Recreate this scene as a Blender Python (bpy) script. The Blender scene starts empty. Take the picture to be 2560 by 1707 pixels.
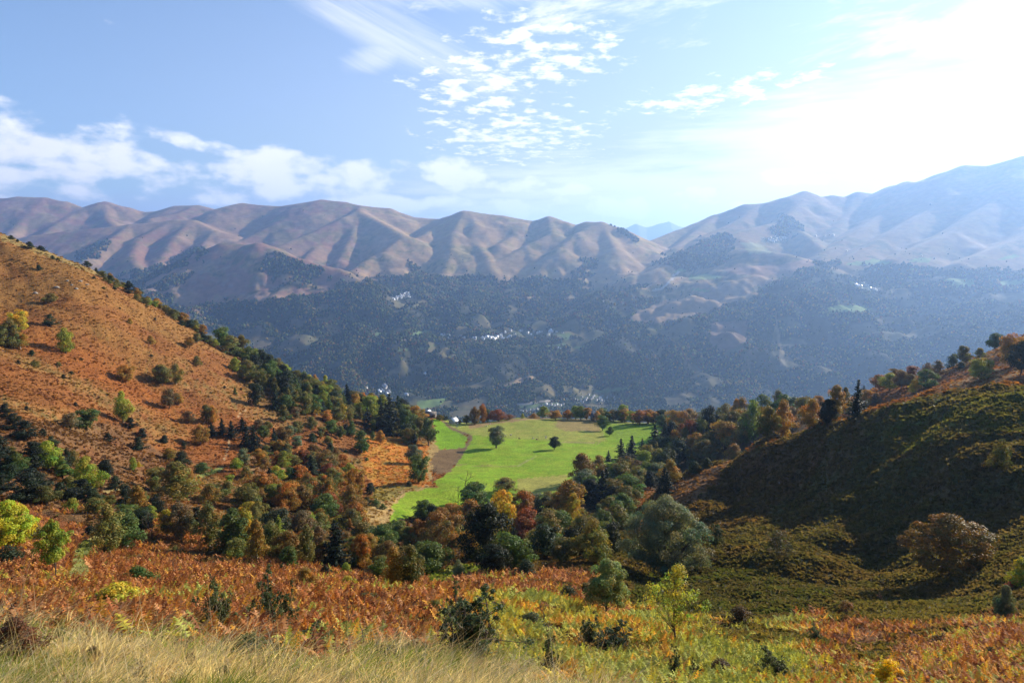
import bpy, math, random
import numpy as np
from mathutils import Vector
from mathutils.bvhtree import BVHTree
C = bpy.context.scene
COL = C.collection
R = math.radians
# ---------------------------------------------------------------- camera, sky, sun, exposure
FPX, PW, PH, PITCH = 1707.0, 2560.0, 1707.0, R(7.1)
cam_d = bpy.data.cameras.new('camera')
cam_d.sensor_width = 36.0; cam_d.lens = 36.0 * FPX / PW
cam_d.clip_start = 0.1; cam_d.clip_end = 80000.0
cam = bpy.data.objects.new('camera', cam_d); COL.objects.link(cam)
cam.location = (0, 0, 0); cam.rotation_euler = (R(90) - PITCH, 0, 0)
C.camera = cam
SUN_AZ, SUN_EL = R(54), R(24)          # azimuth clockwise from the view direction (+y)
SUND = np.array([math.sin(SUN_AZ) * math.cos(SUN_EL), math.cos(SUN_AZ) * math.cos(SUN_EL), math.sin(SUN_EL)])
sl = bpy.data.lights.new('sun', 'SUN'); sl.energy = 5.0; sl.angle = R(0.53); sl.color = (1.0, 0.90, 0.76)
so = bpy.data.objects.new('sun', sl); COL.objects.link(so)
so.rotation_euler = Vector(SUND).to_track_quat('Z', 'Y').to_euler()
C.view_settings.view_transform = 'Standard'; C.view_settings.look = 'None'
C.view_settings.exposure = 1.05; C.view_settings.gamma = 1.0
C.view_settings.use_curve_mapping = False
C.cycles.use_denoising = True
C.cycles.max_bounces = 6; C.cycles.diffuse_bounces = 2; C.cycles.glossy_bounces = 1
C.cycles.transmission_bounces = 2; C.cycles.volume_bounces = 1; C.cycles.transparent_max_bounces = 4
C.cycles.caustics_reflective = False; C.cycles.caustics_refractive = False


class NT:
    """tiny helper for node maths"""
    def __init__(s, tree): s.t = tree
    def new(s, ty, **kw):
        n = s.t.nodes.new(ty)
        for k, v in kw.items(): setattr(n, k, v)
        return n
    def link(s, a, b): s.t.links.new(a, b)
    def setin(s, n, i, v):
        if isinstance(v, bpy.types.NodeSocket): s.link(v, n.inputs[i])
        else: n.inputs[i].default_value = v
    def m(s, op, a, b=0.0, c=0.0, clamp=False):
        n = s.new('ShaderNodeMath', operation=op); n.use_clamp = clamp
        s.setin(n, 0, a); s.setin(n, 1, b)
        if op in ('MULTIPLY_ADD',): s.setin(n, 2, c)
        return n.outputs[0]
    def ss(s, v, lo, hi, to0=0.0, to1=1.0):
        n = s.new('ShaderNodeMapRange', interpolation_type='SMOOTHSTEP')
        s.setin(n, 0, v); n.inputs[1].default_value = lo; n.inputs[2].default_value = hi
        n.inputs[3].default_value = to0; n.inputs[4].default_value = to1
        return n.outputs[0]
    def vec(s, x, y, z=0.0):
        n = s.new('ShaderNodeCombineXYZ'); s.setin(n, 0, x); s.setin(n, 1, y); s.setin(n, 2, z)
        return n.outputs[0]
    def noise(s, v, scale, detail=4.0, rough=0.55, dist=0.0):
        n = s.new('ShaderNodeTexNoise'); s.link(v, n.inputs['Vector'])
        n.inputs['Scale'].default_value = scale; n.inputs['Detail'].default_value = detail
        n.inputs['Roughness'].default_value = rough; n.inputs['Distortion'].default_value = dist
        return n.outputs['Fac']
    def mix(s, f, a, b, blend='MIX'):
        n = s.new('ShaderNodeMix', data_type='RGBA', blend_type=blend)
        s.setin(n, 0, f)
        for i, v in ((6, a), (7, b)):
            if isinstance(v, bpy.types.NodeSocket): s.link(v, n.inputs[i])
            else: n.inputs[i].default_value = (*v, 1.0) if len(v) == 3 else v
        return n.outputs[2]


# sky: Nishita plus cloud banks described by compass bearing and elevation
w = bpy.data.worlds.new('World'); C.world = w; w.use_nodes = True
N = NT(w.node_tree); w.node_tree.nodes.clear()
sky = N.new('ShaderNodeTexSky', sky_type='NISHITA')
sky.sun_disc = False; sky.sun_elevation = SUN_EL; sky.sun_rotation = SUN_AZ
sky.altitude = 1300; sky.air_density = 1.0; sky.dust_density = 0.9; sky.ozone_density = 1.8
g = N.new('ShaderNodeTexCoord')
sp = N.new('ShaderNodeSeparateXYZ'); N.link(g.outputs['Generated'], sp.inputs[0])
dx, dy, dz = sp.outputs
az = N.m('ARCTAN2', dx, dy); el = N.m('ARCSINE', dz)
def blob(a0, e0, ra, re, tilt=0.0):
    """soft elliptical region in bearing / elevation"""
    a = N.m('SUBTRACT', az, a0); e = N.m('SUBTRACT', el, e0)
    e = N.m('SUBTRACT', e, N.m('MULTIPLY', a, tilt))
    a = N.m('DIVIDE', a, ra); e = N.m('DIVIDE', e, re)
    d = N.m('ADD', N.m('MULTIPLY', a, a), N.m('MULTIPLY', e, e))
    return N.m('SUBTRACT', 1.0, d)
def mx(*a):
    r = a[0]
    for b in a[1:]: r = N.m('MAXIMUM', r, b)
    return r
# layer coordinates of a flat cloud deck seen in perspective
den = N.m('ADD', N.m('MAXIMUM', dz, 0.0), 0.10)
deck = N.vec(N.m('DIVIDE', dx, den), N.m('DIVIDE', dy, den), 0.0)
# 1 cumulus heads low over the ridges
cu_n = N.noise(N.vec(N.m('MULTIPLY', az, 1.0), N.m('MULTIPLY', el, 1.9), 0.0), 13.0, 7.0, 0.52)
cu_r = mx(blob(-0.33, 0.104, 0.155, 0.032), blob(-0.22, 0.112, 0.075, 0.024), blob(-0.07, 0.120, 0.055, 0.02), blob(-0.57, 0.115, 0.14, 0.04), blob(-0.60, 0.13, 0.05, 0.035), blob(-0.42, 0.142, 0.06, 0.012, -0.2),
          blob(0.02, 0.095, 0.10, 0.016), blob(-0.15, 0.075, 0.16, 0.012), blob(0.08, 0.07, 0.26, 0.018), blob(0.36, 0.10, 0.17, 0.014, 0.12))
cu = N.ss(N.m('ADD', N.m('MULTIPLY', N.m('MAXIMUM', cu_r, -1.6), 0.20), N.m('MULTIPLY', N.m('SUBTRACT', cu_n, 0.49), 1.5)), -0.04, 0.22)
# 2 little altocumulus puffs
ac_n = N.noise(deck, 10.0, 6.0, 0.6, 0.1)
ac_r = mx(blob(-0.045, 0.235, 0.10, 0.05), blob(0.055, 0.275, 0.10, 0.05, 0.15), blob(0.0, 0.17, 0.12, 0.04), blob(0.28, 0.215, 0.14, 0.02, 0.1), blob(0.02, 0.30, 0.08, 0.03))
ac = N.ss(N.m('ADD', N.m('MULTIPLY', N.m('MAXIMUM', ac_r, -1.5), 0.12), N.m('SUBTRACT', ac_n, 0.56)), -0.045, 0.15)
# 3 cirrus streaks
ci_n = N.noise(N.vec(N.m('ADD', az, N.m('MULTIPLY', el, 0.9)), N.m('MULTIPLY', N.m('ADD', el, N.m('MULTIPLY', az, 0.42)), 5.5), 0.0), 7.0, 8.0, 0.65, 0.4)
ci_r = mx(blob(-0.17, 0.30, 0.17, 0.035, -0.45), blob(-0.12, 0.35, 0.28, 0.022), blob(-0.19, 0.265, 0.05, 0.018, 0.3))
ci = N.m('MULTIPLY', N.ss(N.m('ADD', N.m('MULTIPLY', N.m('MAXIMUM', ci_r, -1.5), 0.28), N.m('MULTIPLY', N.m('SUBTRACT', ci_n, 0.55), 1.3)), -0.25, 0.65), 0.7)
# 4 the bright bank towards the sun
bk_n = N.noise(N.vec(N.m('SUBTRACT', az, N.m('MULTIPLY', el, 0.4)), N.m('MULTIPLY', N.m('SUBTRACT', el, N.m('MULTIPLY', az, 0.10)), 3.2), 0.0), 7.0, 9.0, 0.62, 0.3)
bk_r = mx(blob(0.82, 0.29, 0.34, 0.12, 0.05), blob(0.55, 0.44, 0.60, 0.125, 0.0), blob(0.66, 0.17, 0.26, 0.04, 0.15), blob(0.10, 0.44, 0.34, 0.115))
bk = N.ss(N.m('ADD', N.m('MULTIPLY', N.m('MAXIMUM', bk_r, -1.6), 0.26), N.m('MULTIPLY', N.m('SUBTRACT', bk_n, 0.5), 2.0)), -0.10, 0.42)
st_n = N.noise(N.vec(az, N.m('MULTIPLY', el, 9.0), 0.0), 6.0, 6.0, 0.6)
st = N.m('MULTIPLY', N.ss(N.m('ADD', N.m('MULTIPLY', mx(blob(0.35, 0.07, 0.55, 0.075), blob(0.50, 0.15, 0.35, 0.08, 0.1)), 0.35), N.m('SUBTRACT', st_n, 0.5)), -0.12, 0.3), 0.7)
cl = mx(cu, ac, ci, bk, st)
cl = N.m('MULTIPLY', cl, N.ss(el, -0.01, 0.02))
shade = N.noise(N.vec(az, N.m('MULTIPLY', el, 2.0), 3.0), 9.0, 4.0)
bright = N.m('ADD', N.ss(az, -0.7, 0.5, 10.5, 9.5), N.m('MULTIPLY', N.m('SUBTRACT', shade, 0.5), 2.6))
ccol = N.new('ShaderNodeVectorMath', operation='SCALE')
ccol.inputs[0].default_value = (1.0, 0.985, 0.965); N.link(bright, ccol.inputs['Scale'])
# thin veil that pales the air low down and towards the sun
veil = N.m('MAXIMUM', N.m('MULTIPLY', N.ss(el, 0.62, 0.0), N.ss(az, -1.0, 0.35, 0.12, 0.86)), N.m('MULTIPLY', N.ss(el, 0.13, 0.02), 0.75))
s0 = N.mix(1.0, sky.outputs[0], (1.02, 1.24, 1.42), 'MULTIPLY')
s0 = N.mix(1.0, s0, (5.9, 5.8, 7.0), 'DARKEN')
s1 = N.mix(veil, s0, (5.1, 5.2, 5.9))
s2 = N.mix(cl, s1, ccol.outputs[0])
bg = N.new('ShaderNodeBackground'); N.link(s2, bg.inputs[0]); bg.inputs[1].default_value = 0.068
ow = N.new('ShaderNodeOutputWorld'); N.link(bg.outputs[0], ow.inputs[0])


# ---------------------------------------------------------------- helpers
def tag(o, label=None, cat=None, group=None, kind=None):
    if label: o['label'] = label
    if cat: o['category'] = cat
    if group: o['group'] = group
    if kind: o['kind'] = kind
    return o

def mesh(name, V, F, mats=(), color=None, smooth=False, mat_idx=None, facecol=None):
    """V (n,3) float, F list of (m,k) int arrays; color = per-vertex rgb, facecol = per-face rgb"""
    me = bpy.data.meshes.new(name)
    V = np.asarray(V, np.float32)
    Fs = [np.asarray(f, np.int32) for f in (F if isinstance(F, list) else [F]) if len(f)]
    loops = np.concatenate([f.ravel() for f in Fs])
    tot = np.concatenate([np.full(len(f), f.shape[1], np.int32) for f in Fs])
    start = np.concatenate([[0], np.cumsum(tot)[:-1]]).astype(np.int32)
    me.vertices.add(len(V)); me.vertices.foreach_set('co', V.ravel())
    me.loops.add(len(loops)); me.loops.foreach_set('vertex_index', loops)
    me.polygons.add(len(tot)); me.polygons.foreach_set('loop_start', start)
    if smooth: me.polygons.foreach_set('use_smooth', np.ones(len(tot), bool))
    for m in mats: me.materials.append(m)
    if mat_idx is not None: me.polygons.foreach_set('material_index', np.asarray(mat_idx, np.int32))
    if color is not None:
        a = me.attributes.new('Col', 'FLOAT_COLOR', 'POINT')
        c = np.ones((len(V), 4), np.float32); c[:, :3] = color
        a.data.foreach_set('color', c.ravel())
    if facecol is not None:
        a = me.attributes.new('Col', 'FLOAT_COLOR', 'FACE')
        c = np.ones((len(tot), 4), np.float32); c[:, :3] = facecol
        a.data.foreach_set('color', c.ravel())
    me.update(calc_edges=True)
    return me

def link(name, data, parent=None):
    o = bpy.data.objects.new(name, data); COL.objects.link(o)
    if parent: o.parent = parent
    return o

def grid_faces(nu, nv):
    i = np.arange(nu - 1)[None, :] + nu * np.arange(nv - 1)[:, None]
    i = i.ravel()
    return np.stack([i, i + 1, i + nu + 1, i + nu], 1)

def _h(ix, iy, seed):
    h = (ix.astype(np.int64) * 374761393 + iy.astype(np.int64) * 668265263 + seed * 2147483647) & 0xffffffff
    h = ((h ^ (h >> 13)) * 1274126177) & 0xffffffff
    h = h ^ (h >> 16)
    return (h & 0xffff) / 65535.0
def vn(x, y, seed=0):
    ix = np.floor(x); iy = np.floor(y); fx = x - ix; fy = y - iy
    ix = ix.astype(np.int64); iy = iy.astype(np.int64)
    fx = fx * fx * fx * (fx * (fx * 6 - 15) + 10); fy = fy * fy * fy * (fy * (fy * 6 - 15) + 10)
    a = _h(ix, iy, seed); b = _h(ix + 1, iy, seed); c = _h(ix, iy + 1, seed); d = _h(ix + 1, iy + 1, seed)
    return (a + (b - a) * fx) * (1 - fy) + (c + (d - c) * fx) * fy
def fbm(x, y, seed=0, oct=4, gain=0.5):
    s = 0.0; a = 1.0; t = 0.0
    for k in range(oct):
        s = s + a * vn(x * 2 ** k + 17.3 * k, y * 2 ** k - 9.1 * k, seed + k); t += a; a *= gain
    return s / t          # 0..1
def sst(v, lo, hi):
    t = np.clip((v - lo) / (hi - lo), 0, 1); return t * t * (3 - 2 * t)

CT, ST = math.cos(PITCH), math.sin(PITCH)
def ray(px, py):
    """direction of a photo pixel, scaled so that y = 1"""
    X = np.asarray(px, float) - PW / 2; Y = np.asarray(py, float) - PH / 2
    y = FPX * CT - Y * ST; z = -FPX * ST - Y * CT
    return X / y, z / y                       # u = x/y, t = z/y
def proj(x, y, z):
    d = y * CT - z * ST; v = y * ST + z * CT
    return PW / 2 + FPX * x / d, PH / 2 - FPX * v / d

def rbf_fit(P, T, sv, smooth=1e-4):
    P = P * np.array([1.0, sv]); n = len(P)
    def K(a, b):
        r2 = ((a[:, None] - b[None]) ** 2).sum(-1) + 1e-12
        return 0.5 * r2 * np.log(r2)
    A = np.zeros((n + 3, n + 3)); A[:n, :n] = K(P, P) + smooth * np.eye(n)
    A[:n, n] = 1; A[:n, n + 1:] = P; A[n, :n] = 1; A[n + 1:, :n] = P.T
    W = np.linalg.solve(A, np.concatenate([T, np.zeros(3)]))
    def f(u, v):
        q = np.stack([u.ravel(), v.ravel() * sv], 1); out = np.empty(len(q))
        for k in range(0, len(q), 20000):
            qq = q[k:k + 20000]
            out[k:k + 20000] = K(qq, P) @ W[:n] + W[n] + qq @ W[n + 1:]
        return out.reshape(u.shape)
    return f

def inpoly(px, py, poly):
    c = np.zeros(px.shape, bool); n = len(poly)
    for i in range(n):
        x0, y0 = poly[i]; x1, y1 = poly[(i + 1) % n]
        if y0 == y1: continue
        k = ((py < y0) != (py < y1)) & (px < (x1 - x0) * (py - y0) / (y1 - y0) + x0)
        c ^= k
    return c
CROPS = {'A': (0, 560, .2551), 'B': (400, 760, .2979), 'C': (0, 900, .2551), 'D': (500, 1100, .2551), 'E': (1040, 960, .2806),
         'F': (1040, 1180, .2979), 'G': (1740, 560, .3488), '1': (0, 440, .3656), '2': (860, 440, .3656), '3': (1700, 340, .3656),
         '4': (0, 1000, .3656), '5': (860, 940, .3656), '6': (1700, 800, .3656), '7': (0, 1307, .5442), '8': (1280, 1307, .5442),
         'H': (1920, 1307, .2721), 'I': (0, 1407, .2721), 'J': (640, 1407, .2721), 'K': (1280, 1407, .2721), 'V': (860, 700, .2976), 'P': (0, 0, 1.0)}
def cr(c, x, y):
    a = CROPS[c]; return a[0] + a[2] * x, a[1] + a[2] * y
def crp(c, s):
    v = [float(q) for q in s.replace(';', ',').split(',')]
    return [cr(c, v[i], v[i + 1]) for i in range(0, len(v), 2)]

# ---------------------------------------------------------------- materials
def ground_mat(name, sc_list, bump=0.0, bscale=1.0, rough=0.95, amp=0.5):
    m = bpy.data.materials.new(name); m.use_nodes = True; n = NT(m.node_tree); m.node_tree.nodes.clear()
    at = n.new('ShaderNodeAttribute', attribute_name='Col'); ge = n.new('ShaderNodeNewGeometry')
    col = at.outputs['Color']
    for sc, a in sc_list:
        f = n.noise(ge.outputs['Position'], sc, 5.0, 0.6)
        f = n.ss(f, 0.25, 0.75, 1 - a, 1 + a)
        vm = n.new('ShaderNodeVectorMath', operation='SCALE'); n.link(col, vm.inputs[0]); n.link(f, vm.inputs['Scale'])
        col = vm.outputs[0]
    b = n.new('ShaderNodeBsdfPrincipled'); n.link(col, b.inputs['Base Color'])
    b.inputs['Roughness'].default_value = rough; b.inputs['Specular IOR Level'].default_value = 0.1
    if bump:
        bp = n.new('ShaderNodeBump'); bp.inputs['Strength'].default_value = bump; bp.inputs['Distance'].default_value = bscale
        n.link(n.noise(ge.outputs['Position'], sc_list[0][0] * 1.3, 6.0, 0.65), bp.inputs['Height'])
        n.link(bp.outputs[0], b.inputs['Normal'])
    o = n.new('ShaderNodeOutputMaterial'); n.link(b.outputs[0], o.inputs[0])
    return m

def leaf_mat(name, trans=0.4, objcol=True, rough=0.6, spec=0.25):
    """foliage: object's own colour, varied per leaf by the 'Col' attribute"""
    m = bpy.data.materials.new(name); m.use_nodes = True; n = NT(m.node_tree); m.node_tree.nodes.clear()
    at = n.new('ShaderNodeAttribute', attribute_name='Col')
    if objcol:
        oi = n.new('ShaderNodeObjectInfo')
        col = n.mix(1.0, oi.outputs['Color'], at.outputs['Color'], 'MULTIPLY')
    else: col = at.outputs['Color']
    d = n.new('ShaderNodeBsdfPrincipled'); n.link(col, d.inputs['Base Color'])
    d.inputs['Roughness'].default_value = rough; d.inputs['Specular IOR Level'].default_value = spec
    t = n.new('ShaderNodeBsdfTranslucent')
    n.link(n.mix(1.0, col, (1.25, 1.15, 0.6), 'MULTIPLY'), t.inputs[0])
    mixn = n.new('ShaderNodeMixShader'); mixn.inputs[0].default_value = trans
    n.link(d.outputs[0], mixn.inputs[1]); n.link(t.outputs[0], mixn.inputs[2])
    o = n.new('ShaderNodeOutputMaterial'); n.link(mixn.outputs[0], o.inputs[0])
    return m

def plain_mat(name, rgb, rough=0.8, spec=0.3, nscale=None, namp=0.2, metal=0.0):
    m = bpy.data.materials.new(name); m.use_nodes = True; n = NT(m.node_tree); m.node_tree.nodes.clear()
    b = n.new('ShaderNodeBsdfPrincipled'); b.inputs['Base Color'].default_value = (*rgb, 1)
    b.inputs['Roughness'].default_value = rough; b.inputs['Specular IOR Level'].default_value = spec; b.inputs['Metallic'].default_value = metal
    if nscale:
        ge = n.new('ShaderNodeTexCoord'); f = n.noise(ge.outputs['Object'], nscale, 4.0)
        f = n.ss(f, 0.3, 0.7, 0.0, 1.0)
        n.link(n.mix(f, tuple(c * (1 - namp) for c in rgb), tuple(min(1, c * (1 + namp)) for c in rgb)), b.inputs['Base Color'])
    o = n.new('ShaderNodeOutputMaterial'); n.link(b.outputs[0], o.inputs[0])
    return m
# ---------------------------------------------------------------- near ground (knoll, hollow, meadow shelf, two hillsides)
NEAR = '''0,1707,6;0,1600,10;0,1520,20;0,1462,38;0,1490,52;0,1420,78;60,1390,92;0,1350,105;180,1445,62;180,1400,85;215,1330,120
300,1707,6.5;300,1600,10.5;300,1540,18;300,1475,42;300,1490,58;300,1430,88
640,1707,8;640,1600,13;640,1530,24;640,1480,46;640,1500,62;640,1450,88
960,1707,9;960,1620,15;960,1540,30;960,1478,50;960,1500,66;900,1460,92
1280,1707,12;1280,1640,20;1280,1560,35;1280,1490,52;1280,1510,62;1280,1460,90
1550,1707,19;1550,1640,29;1550,1560,44;1700,1625,33;1700,1707,22;1850,1690,27;2000,1720,25;1700,1600,46;1600,1545,60;1850,1620,45
1800,1580,55;1900,1545,68;1525,1545,62;1660,1440,116;1750,1480,96;1850,1480,92;1700,1430,116;1600,1430,118
2560,1707,24;2300,1700,29;2400,1610,43;2560,1560,50;2400,1540,64;2250,1500,80;2100,1480,90;2500,1545,58;2100,1620,48;2100,1690,33
2000,1420,106;2200,1430,106;2370,1440,92;2560,1390,85;2560,1300,100;2560,1200,115;2560,1100,128;2560,1030,140;2560,968,150;2400,985,165
2250,1020,180;2050,1075,205;1900,1130,220;1800,1165,235;1720,1195,245;1640,1240,240;2400,1200,125;2200,1200,150;2200,1300,130;2000,1200,190
2000,1300,150;1850,1300,165;1850,1220,210;1750,1340,150
2560,1010,185;2560,1000,230;2560,920,300;2560,842,380;2560,900,470;2400,1060,210;2400,1010,260;2400,940,330;2440,890,390;2400,960,480
2250,1090,230;2250,1030,300;2250,960,390;2250,948,430;2250,1020,520;2050,1150,260;2050,1100,330;2050,1020,430;2050,1012,460;2050,1090,560
1850,1215,270;1850,1130,370;1850,1070,470;1850,1062,520;1850,1130,620;1720,1240,290;1720,1150,400;1720,1085,520;1720,1068,570
1500,1400,140;1300,1420,130;1150,1440,112;1100,1405,145;1300,1380,180;1300,1335,240;1500,1330,205;1450,1290,260;1300,1285,290;1150,1290,300;1580,1290,240;1560,1220,330
980,1290,270;1050,1225,330;1140,1230,325;1400,1200,360;1500,1150,430;1090,1180,395;1300,1180,395;1240,1118,480;1100,1118,480;1450,1118,485;1600,1110,495
1100,1080,545;1300,1075,560;1500,1075,570;1100,1045,620;1300,1043,640;1500,1046,650;1650,1058,610;1100,1100,720;1300,1100,740;1500,1100,740;1650,1110,700
920,1330,240;900,1280,270;1060,1120,470;1080,1040,615;1000,1150,420;930,1080,490;860,1200,340;700,1200,300;600,1150,325;500,1100,340;400,1000,375
300,1100,290;600,1000,430;700,1100,380;800,1050,460;900,1110,440;200,900,365;0,900,310;0,1000,255;100,1100,215;0,1200,165;200,1200,205;400,1200,255
600,1250,250;800,1300,235;0,800,375;200,700,460;0,650,465;400,850,455;500,930,440
0,590,500;100,628,510;220,672,520;340,735,535;450,800,550;540,862,560;650,915,575;750,960,590;850,1005,605;950,1028,620;1050,1045,630
300,1400,105;400,1350,130;600,1420,108;800,1450,98;800,1400,130;600,1350,155;400,1280,175;950,1420,132
0,700,640;220,790,660;450,900,690;650,1000,720;850,1080,750;1000,1110,770
-400,1707,5;-400,1600,9;-400,1460,32;-400,1300,100;-400,1100,200;-400,900,280;-400,600,430;-400,450,530;-400,600,660
3000,1707,20;3000,1560,42;3000,1350,80;3000,980,200;3000,850,330;3000,760,420;3000,850,540
-1100,1600,9;-1100,1400,40;-1100,900,220;-1100,450,500;3700,1600,30;3700,1200,100;3700,900,200;3700,700,420'''
pts = [tuple(map(float, q.split(','))) for q in NEAR.replace('\n', ';').split(';') if q]
P = []; T = []
for px, py, Y in pts:
    u, t = ray(px, py); P.append((float(u), math.log(Y))); T.append(float(t))
for u in (-1.8, -1.2, -0.7, -0.35, 0.0, 0.35, 0.7, 1.2, 1.8):     # round the camera and the drop into the valley
    for Y, z in ((1.0, -1.75), (2.0, -2.15 if u < 0.2 else -2.3), (3.5, -2.9 - 0.35 * max(u, 0))):
        P.append((u, math.log(Y))); T.append(z / Y)
    for Y, z in ((900, -330), (1150, -540), (1500, -730)):
        P.append((u, math.log(Y))); T.append(z / Y)
for u, Y, z in ((1.04, 128, -15), (1.3, 140, 4), (1.3, 200, 4), (1.05, 165, -22), (1.6, 150, 30)): P.append((u, math.log(Y))); T.append(z / Y)  # unseen rise right of the frame, added to cast shade over the hollow
near_f = rbf_fit(np.array(P), np.array(T), 0.42, 2e-5)
NU, NV = 1000, 900
uu = np.linspace(-1.35, 1.35, NU); vv = np.linspace(math.log(1.0), math.log(1400), NV)
U, Vv = np.meshgrid(uu, vv)
cu_, cv_ = np.meshgrid(np.linspace(-1.35, 1.35, 260), np.linspace(vv[0], vv[-1], 240))
Tc = near_f(cu_, cv_)
def bil(A, u, v):                                        # bilinear lookup in the coarse solution
    a = np.clip((u + 1.35) / 2.70 * 259, 0, 258.999); b = np.clip((v - vv[0]) / (vv[-1] - vv[0]) * 239, 0, 238.999)
    i = a.astype(int); j = b.astype(int); fa = a - i; fb = b - j
    return (A[j, i] * (1 - fa) + A[j, i + 1] * fa) * (1 - fb) + (A[j + 1, i] * (1 - fa) + A[j + 1, i + 1] * fa) * fb
def near_z(x, y):
    y = np.maximum(y, 1.0); u = x / y
    z = bil(Tc, u, np.log(y)) * y
    k = np.clip(y / 120.0, 0.03, 1.0)
    z = z + (fbm(x / 38 + 5, y / 38, 3, 4) - 0.5) * 7.0 * k * sst(y, 60, 160) * (1 - 0.75 * mead(x, y))
    z = z + (fbm(x / 9, y / 9, 11, 3) - 0.5) * 2.4 * np.clip(y / 70, 0.12, 1.0) * (1 - 0.85 * mead(x, y))
    z = z + (fbm(x / 1.7, y / 1.7, 21, 3) - 0.5) * 0.5 * np.clip(y / 40, 0.25, 1.0) * (1 - 0.8 * mead(x, y))
    z = z + (fbm(x / 16, y / 16, 27, 3) - 0.5) * 6.0 * sst(x / y, 0.2, 0.32) * sst(y, 75, 110) * (1 - sst(y, 240, 300))
    return z
def mead(x, y):                                          # 1 on the smooth hay meadow
    u = x / y
    return sst(y, 262, 290) * (1 - sst(y, 640, 700)) * sst(u, -0.20, -0.16) * (1 - sst(u, 0.20, 0.26))
X = U * np.exp(Vv); Y = np.exp(Vv); Z = near_z(X, Y)
PX, PY = proj(X, Y, Z)

def lerp3(a, b, f): return a + (np.asarray(b) - a) * f[..., None]
def cols(shape, rgb): return np.ones(shape + (3,)) * np.array(rgb)
n1 = fbm(X / 30, Y / 30, 31, 5); n2 = fbm(X / 6, Y / 6, 41, 4); n3 = fbm(X / 1.6, Y / 1.6, 51, 3); n4 = fbm(X / 90, Y / 90, 61, 4)
CC = cols(X.shape, (0.195, 0.076, 0.020))
CC = lerp3(CC, (0.26, 0.132, 0.040), sst(n1, 0.42, 0.68) * 0.8)
CC = lerp3(CC, (0.16, 0.055, 0.02), sst(n2, 0.5, 0.75) * 0.7)
CC = lerp3(CC, (0.11, 0.10, 0.03), sst(n3 * 0.5 + n1 * 0.5, 0.56, 0.68) * 0.6)
# upper open hillside: drier and more golden
up = sst(-PY, -1000, -760) * sst(Y, 250, 320) * (PX < 1100)
CC = lerp3(CC, (0.225, 0.108, 0.028), up * (0.25 + 0.6 * sst(n1, 0.35, 0.6)))
CC = lerp3(CC, (0.26, 0.082, 0.018), sst(n4, 0.45, 0.62) * 0.55 * sst(Y, 250, 330) * (PX < 1100))
jx = PX + (n2 - 0.5) * 26 + (n3 - 0.5) * 8; jy = PY + (n3 - 0.5) * 7 + (n2 - 0.5) * 8
def paint(c, s, rgb, amt=1.0, y0=0, y1=2000, nz=0.0, rgb2=None, jit=1.0):
    global CC
    msk = inpoly(PX + (jx - PX) * jit, PY + (jy - PY) * jit, crp(c, s)) & (Y > y0) & (Y < y1)
    a = np.array(rgb) * np.ones(X.shape + (3,))
    if rgb2 is not None: a = lerp3(a, rgb2, sst(n2 * 0.6 + n3 * 0.4, 0.38, 0.62))
    f = msk.astype(float) * amt * (1 - nz * sst(n2, 0.45, 0.6))
    CC = CC + (a - CC) * f[..., None]
# olive brown right hand slope; hollow greens darkened in colour to stand for its shade
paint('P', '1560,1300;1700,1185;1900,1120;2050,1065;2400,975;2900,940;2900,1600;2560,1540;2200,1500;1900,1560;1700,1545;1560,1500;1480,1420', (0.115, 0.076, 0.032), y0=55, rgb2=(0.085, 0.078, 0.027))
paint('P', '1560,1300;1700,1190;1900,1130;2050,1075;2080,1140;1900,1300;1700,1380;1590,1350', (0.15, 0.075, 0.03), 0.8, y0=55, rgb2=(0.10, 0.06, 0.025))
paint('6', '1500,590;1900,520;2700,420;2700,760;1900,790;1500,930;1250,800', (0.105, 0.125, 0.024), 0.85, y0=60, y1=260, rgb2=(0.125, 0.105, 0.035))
paint('8', '520,400;560,250;960,185;1200,240;1500,330;1300,420;1000,430;700,420', (0.042, 0.075, 0.014), 0.9, y0=60, rgb2=(0.05, 0.048, 0.017))
paint('8', '760,560;900,480;1100,470;1500,560;1900,560;2100,640;1500,700;1100,640', (0.11, 0.11, 0.022), 0.8, y0=25, rgb2=(0.19, 0.10, 0.035))
paint('8', '1500,360;2200,350;2200,450;1700,480;1400,440', (0.08, 0.085, 0.02), 0.8, y0=45)
# wooded mid ground under the trees
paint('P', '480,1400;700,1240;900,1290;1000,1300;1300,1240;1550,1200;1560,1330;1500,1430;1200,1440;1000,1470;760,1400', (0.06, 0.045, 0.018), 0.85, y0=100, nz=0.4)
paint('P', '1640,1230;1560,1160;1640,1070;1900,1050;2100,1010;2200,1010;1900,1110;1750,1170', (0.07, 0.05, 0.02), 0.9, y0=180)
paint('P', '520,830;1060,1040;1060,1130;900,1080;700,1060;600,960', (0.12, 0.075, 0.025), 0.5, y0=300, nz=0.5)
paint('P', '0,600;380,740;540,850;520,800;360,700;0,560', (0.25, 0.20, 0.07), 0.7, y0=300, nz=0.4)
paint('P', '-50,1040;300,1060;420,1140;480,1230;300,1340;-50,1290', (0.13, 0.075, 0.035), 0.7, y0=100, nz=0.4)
paint('P', '-50,1240;120,1290;260,1340;160,1460;-50,1460', (0.30, 0.10, 0.035), 0.7, y0=60)
paint('P', '1560,1340;1700,1200;1830,1150;1800,1200;1640,1330', (0.20, 0.10, 0.045), 0.8, y0=150)
# autumn-bright bracken bank beside the meadow
paint('5', '130,430;300,330;560,470;620,560;600,740;420,760;230,800;120,620', (0.46, 0.15, 0.022), 0.85, y0=250, rgb2=(0.36, 0.19, 0.03))
paint('5', '200,760;420,740;600,760;330,860;180,840', (0.20, 0.17, 0.04), 0.8, y0=200)
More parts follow.
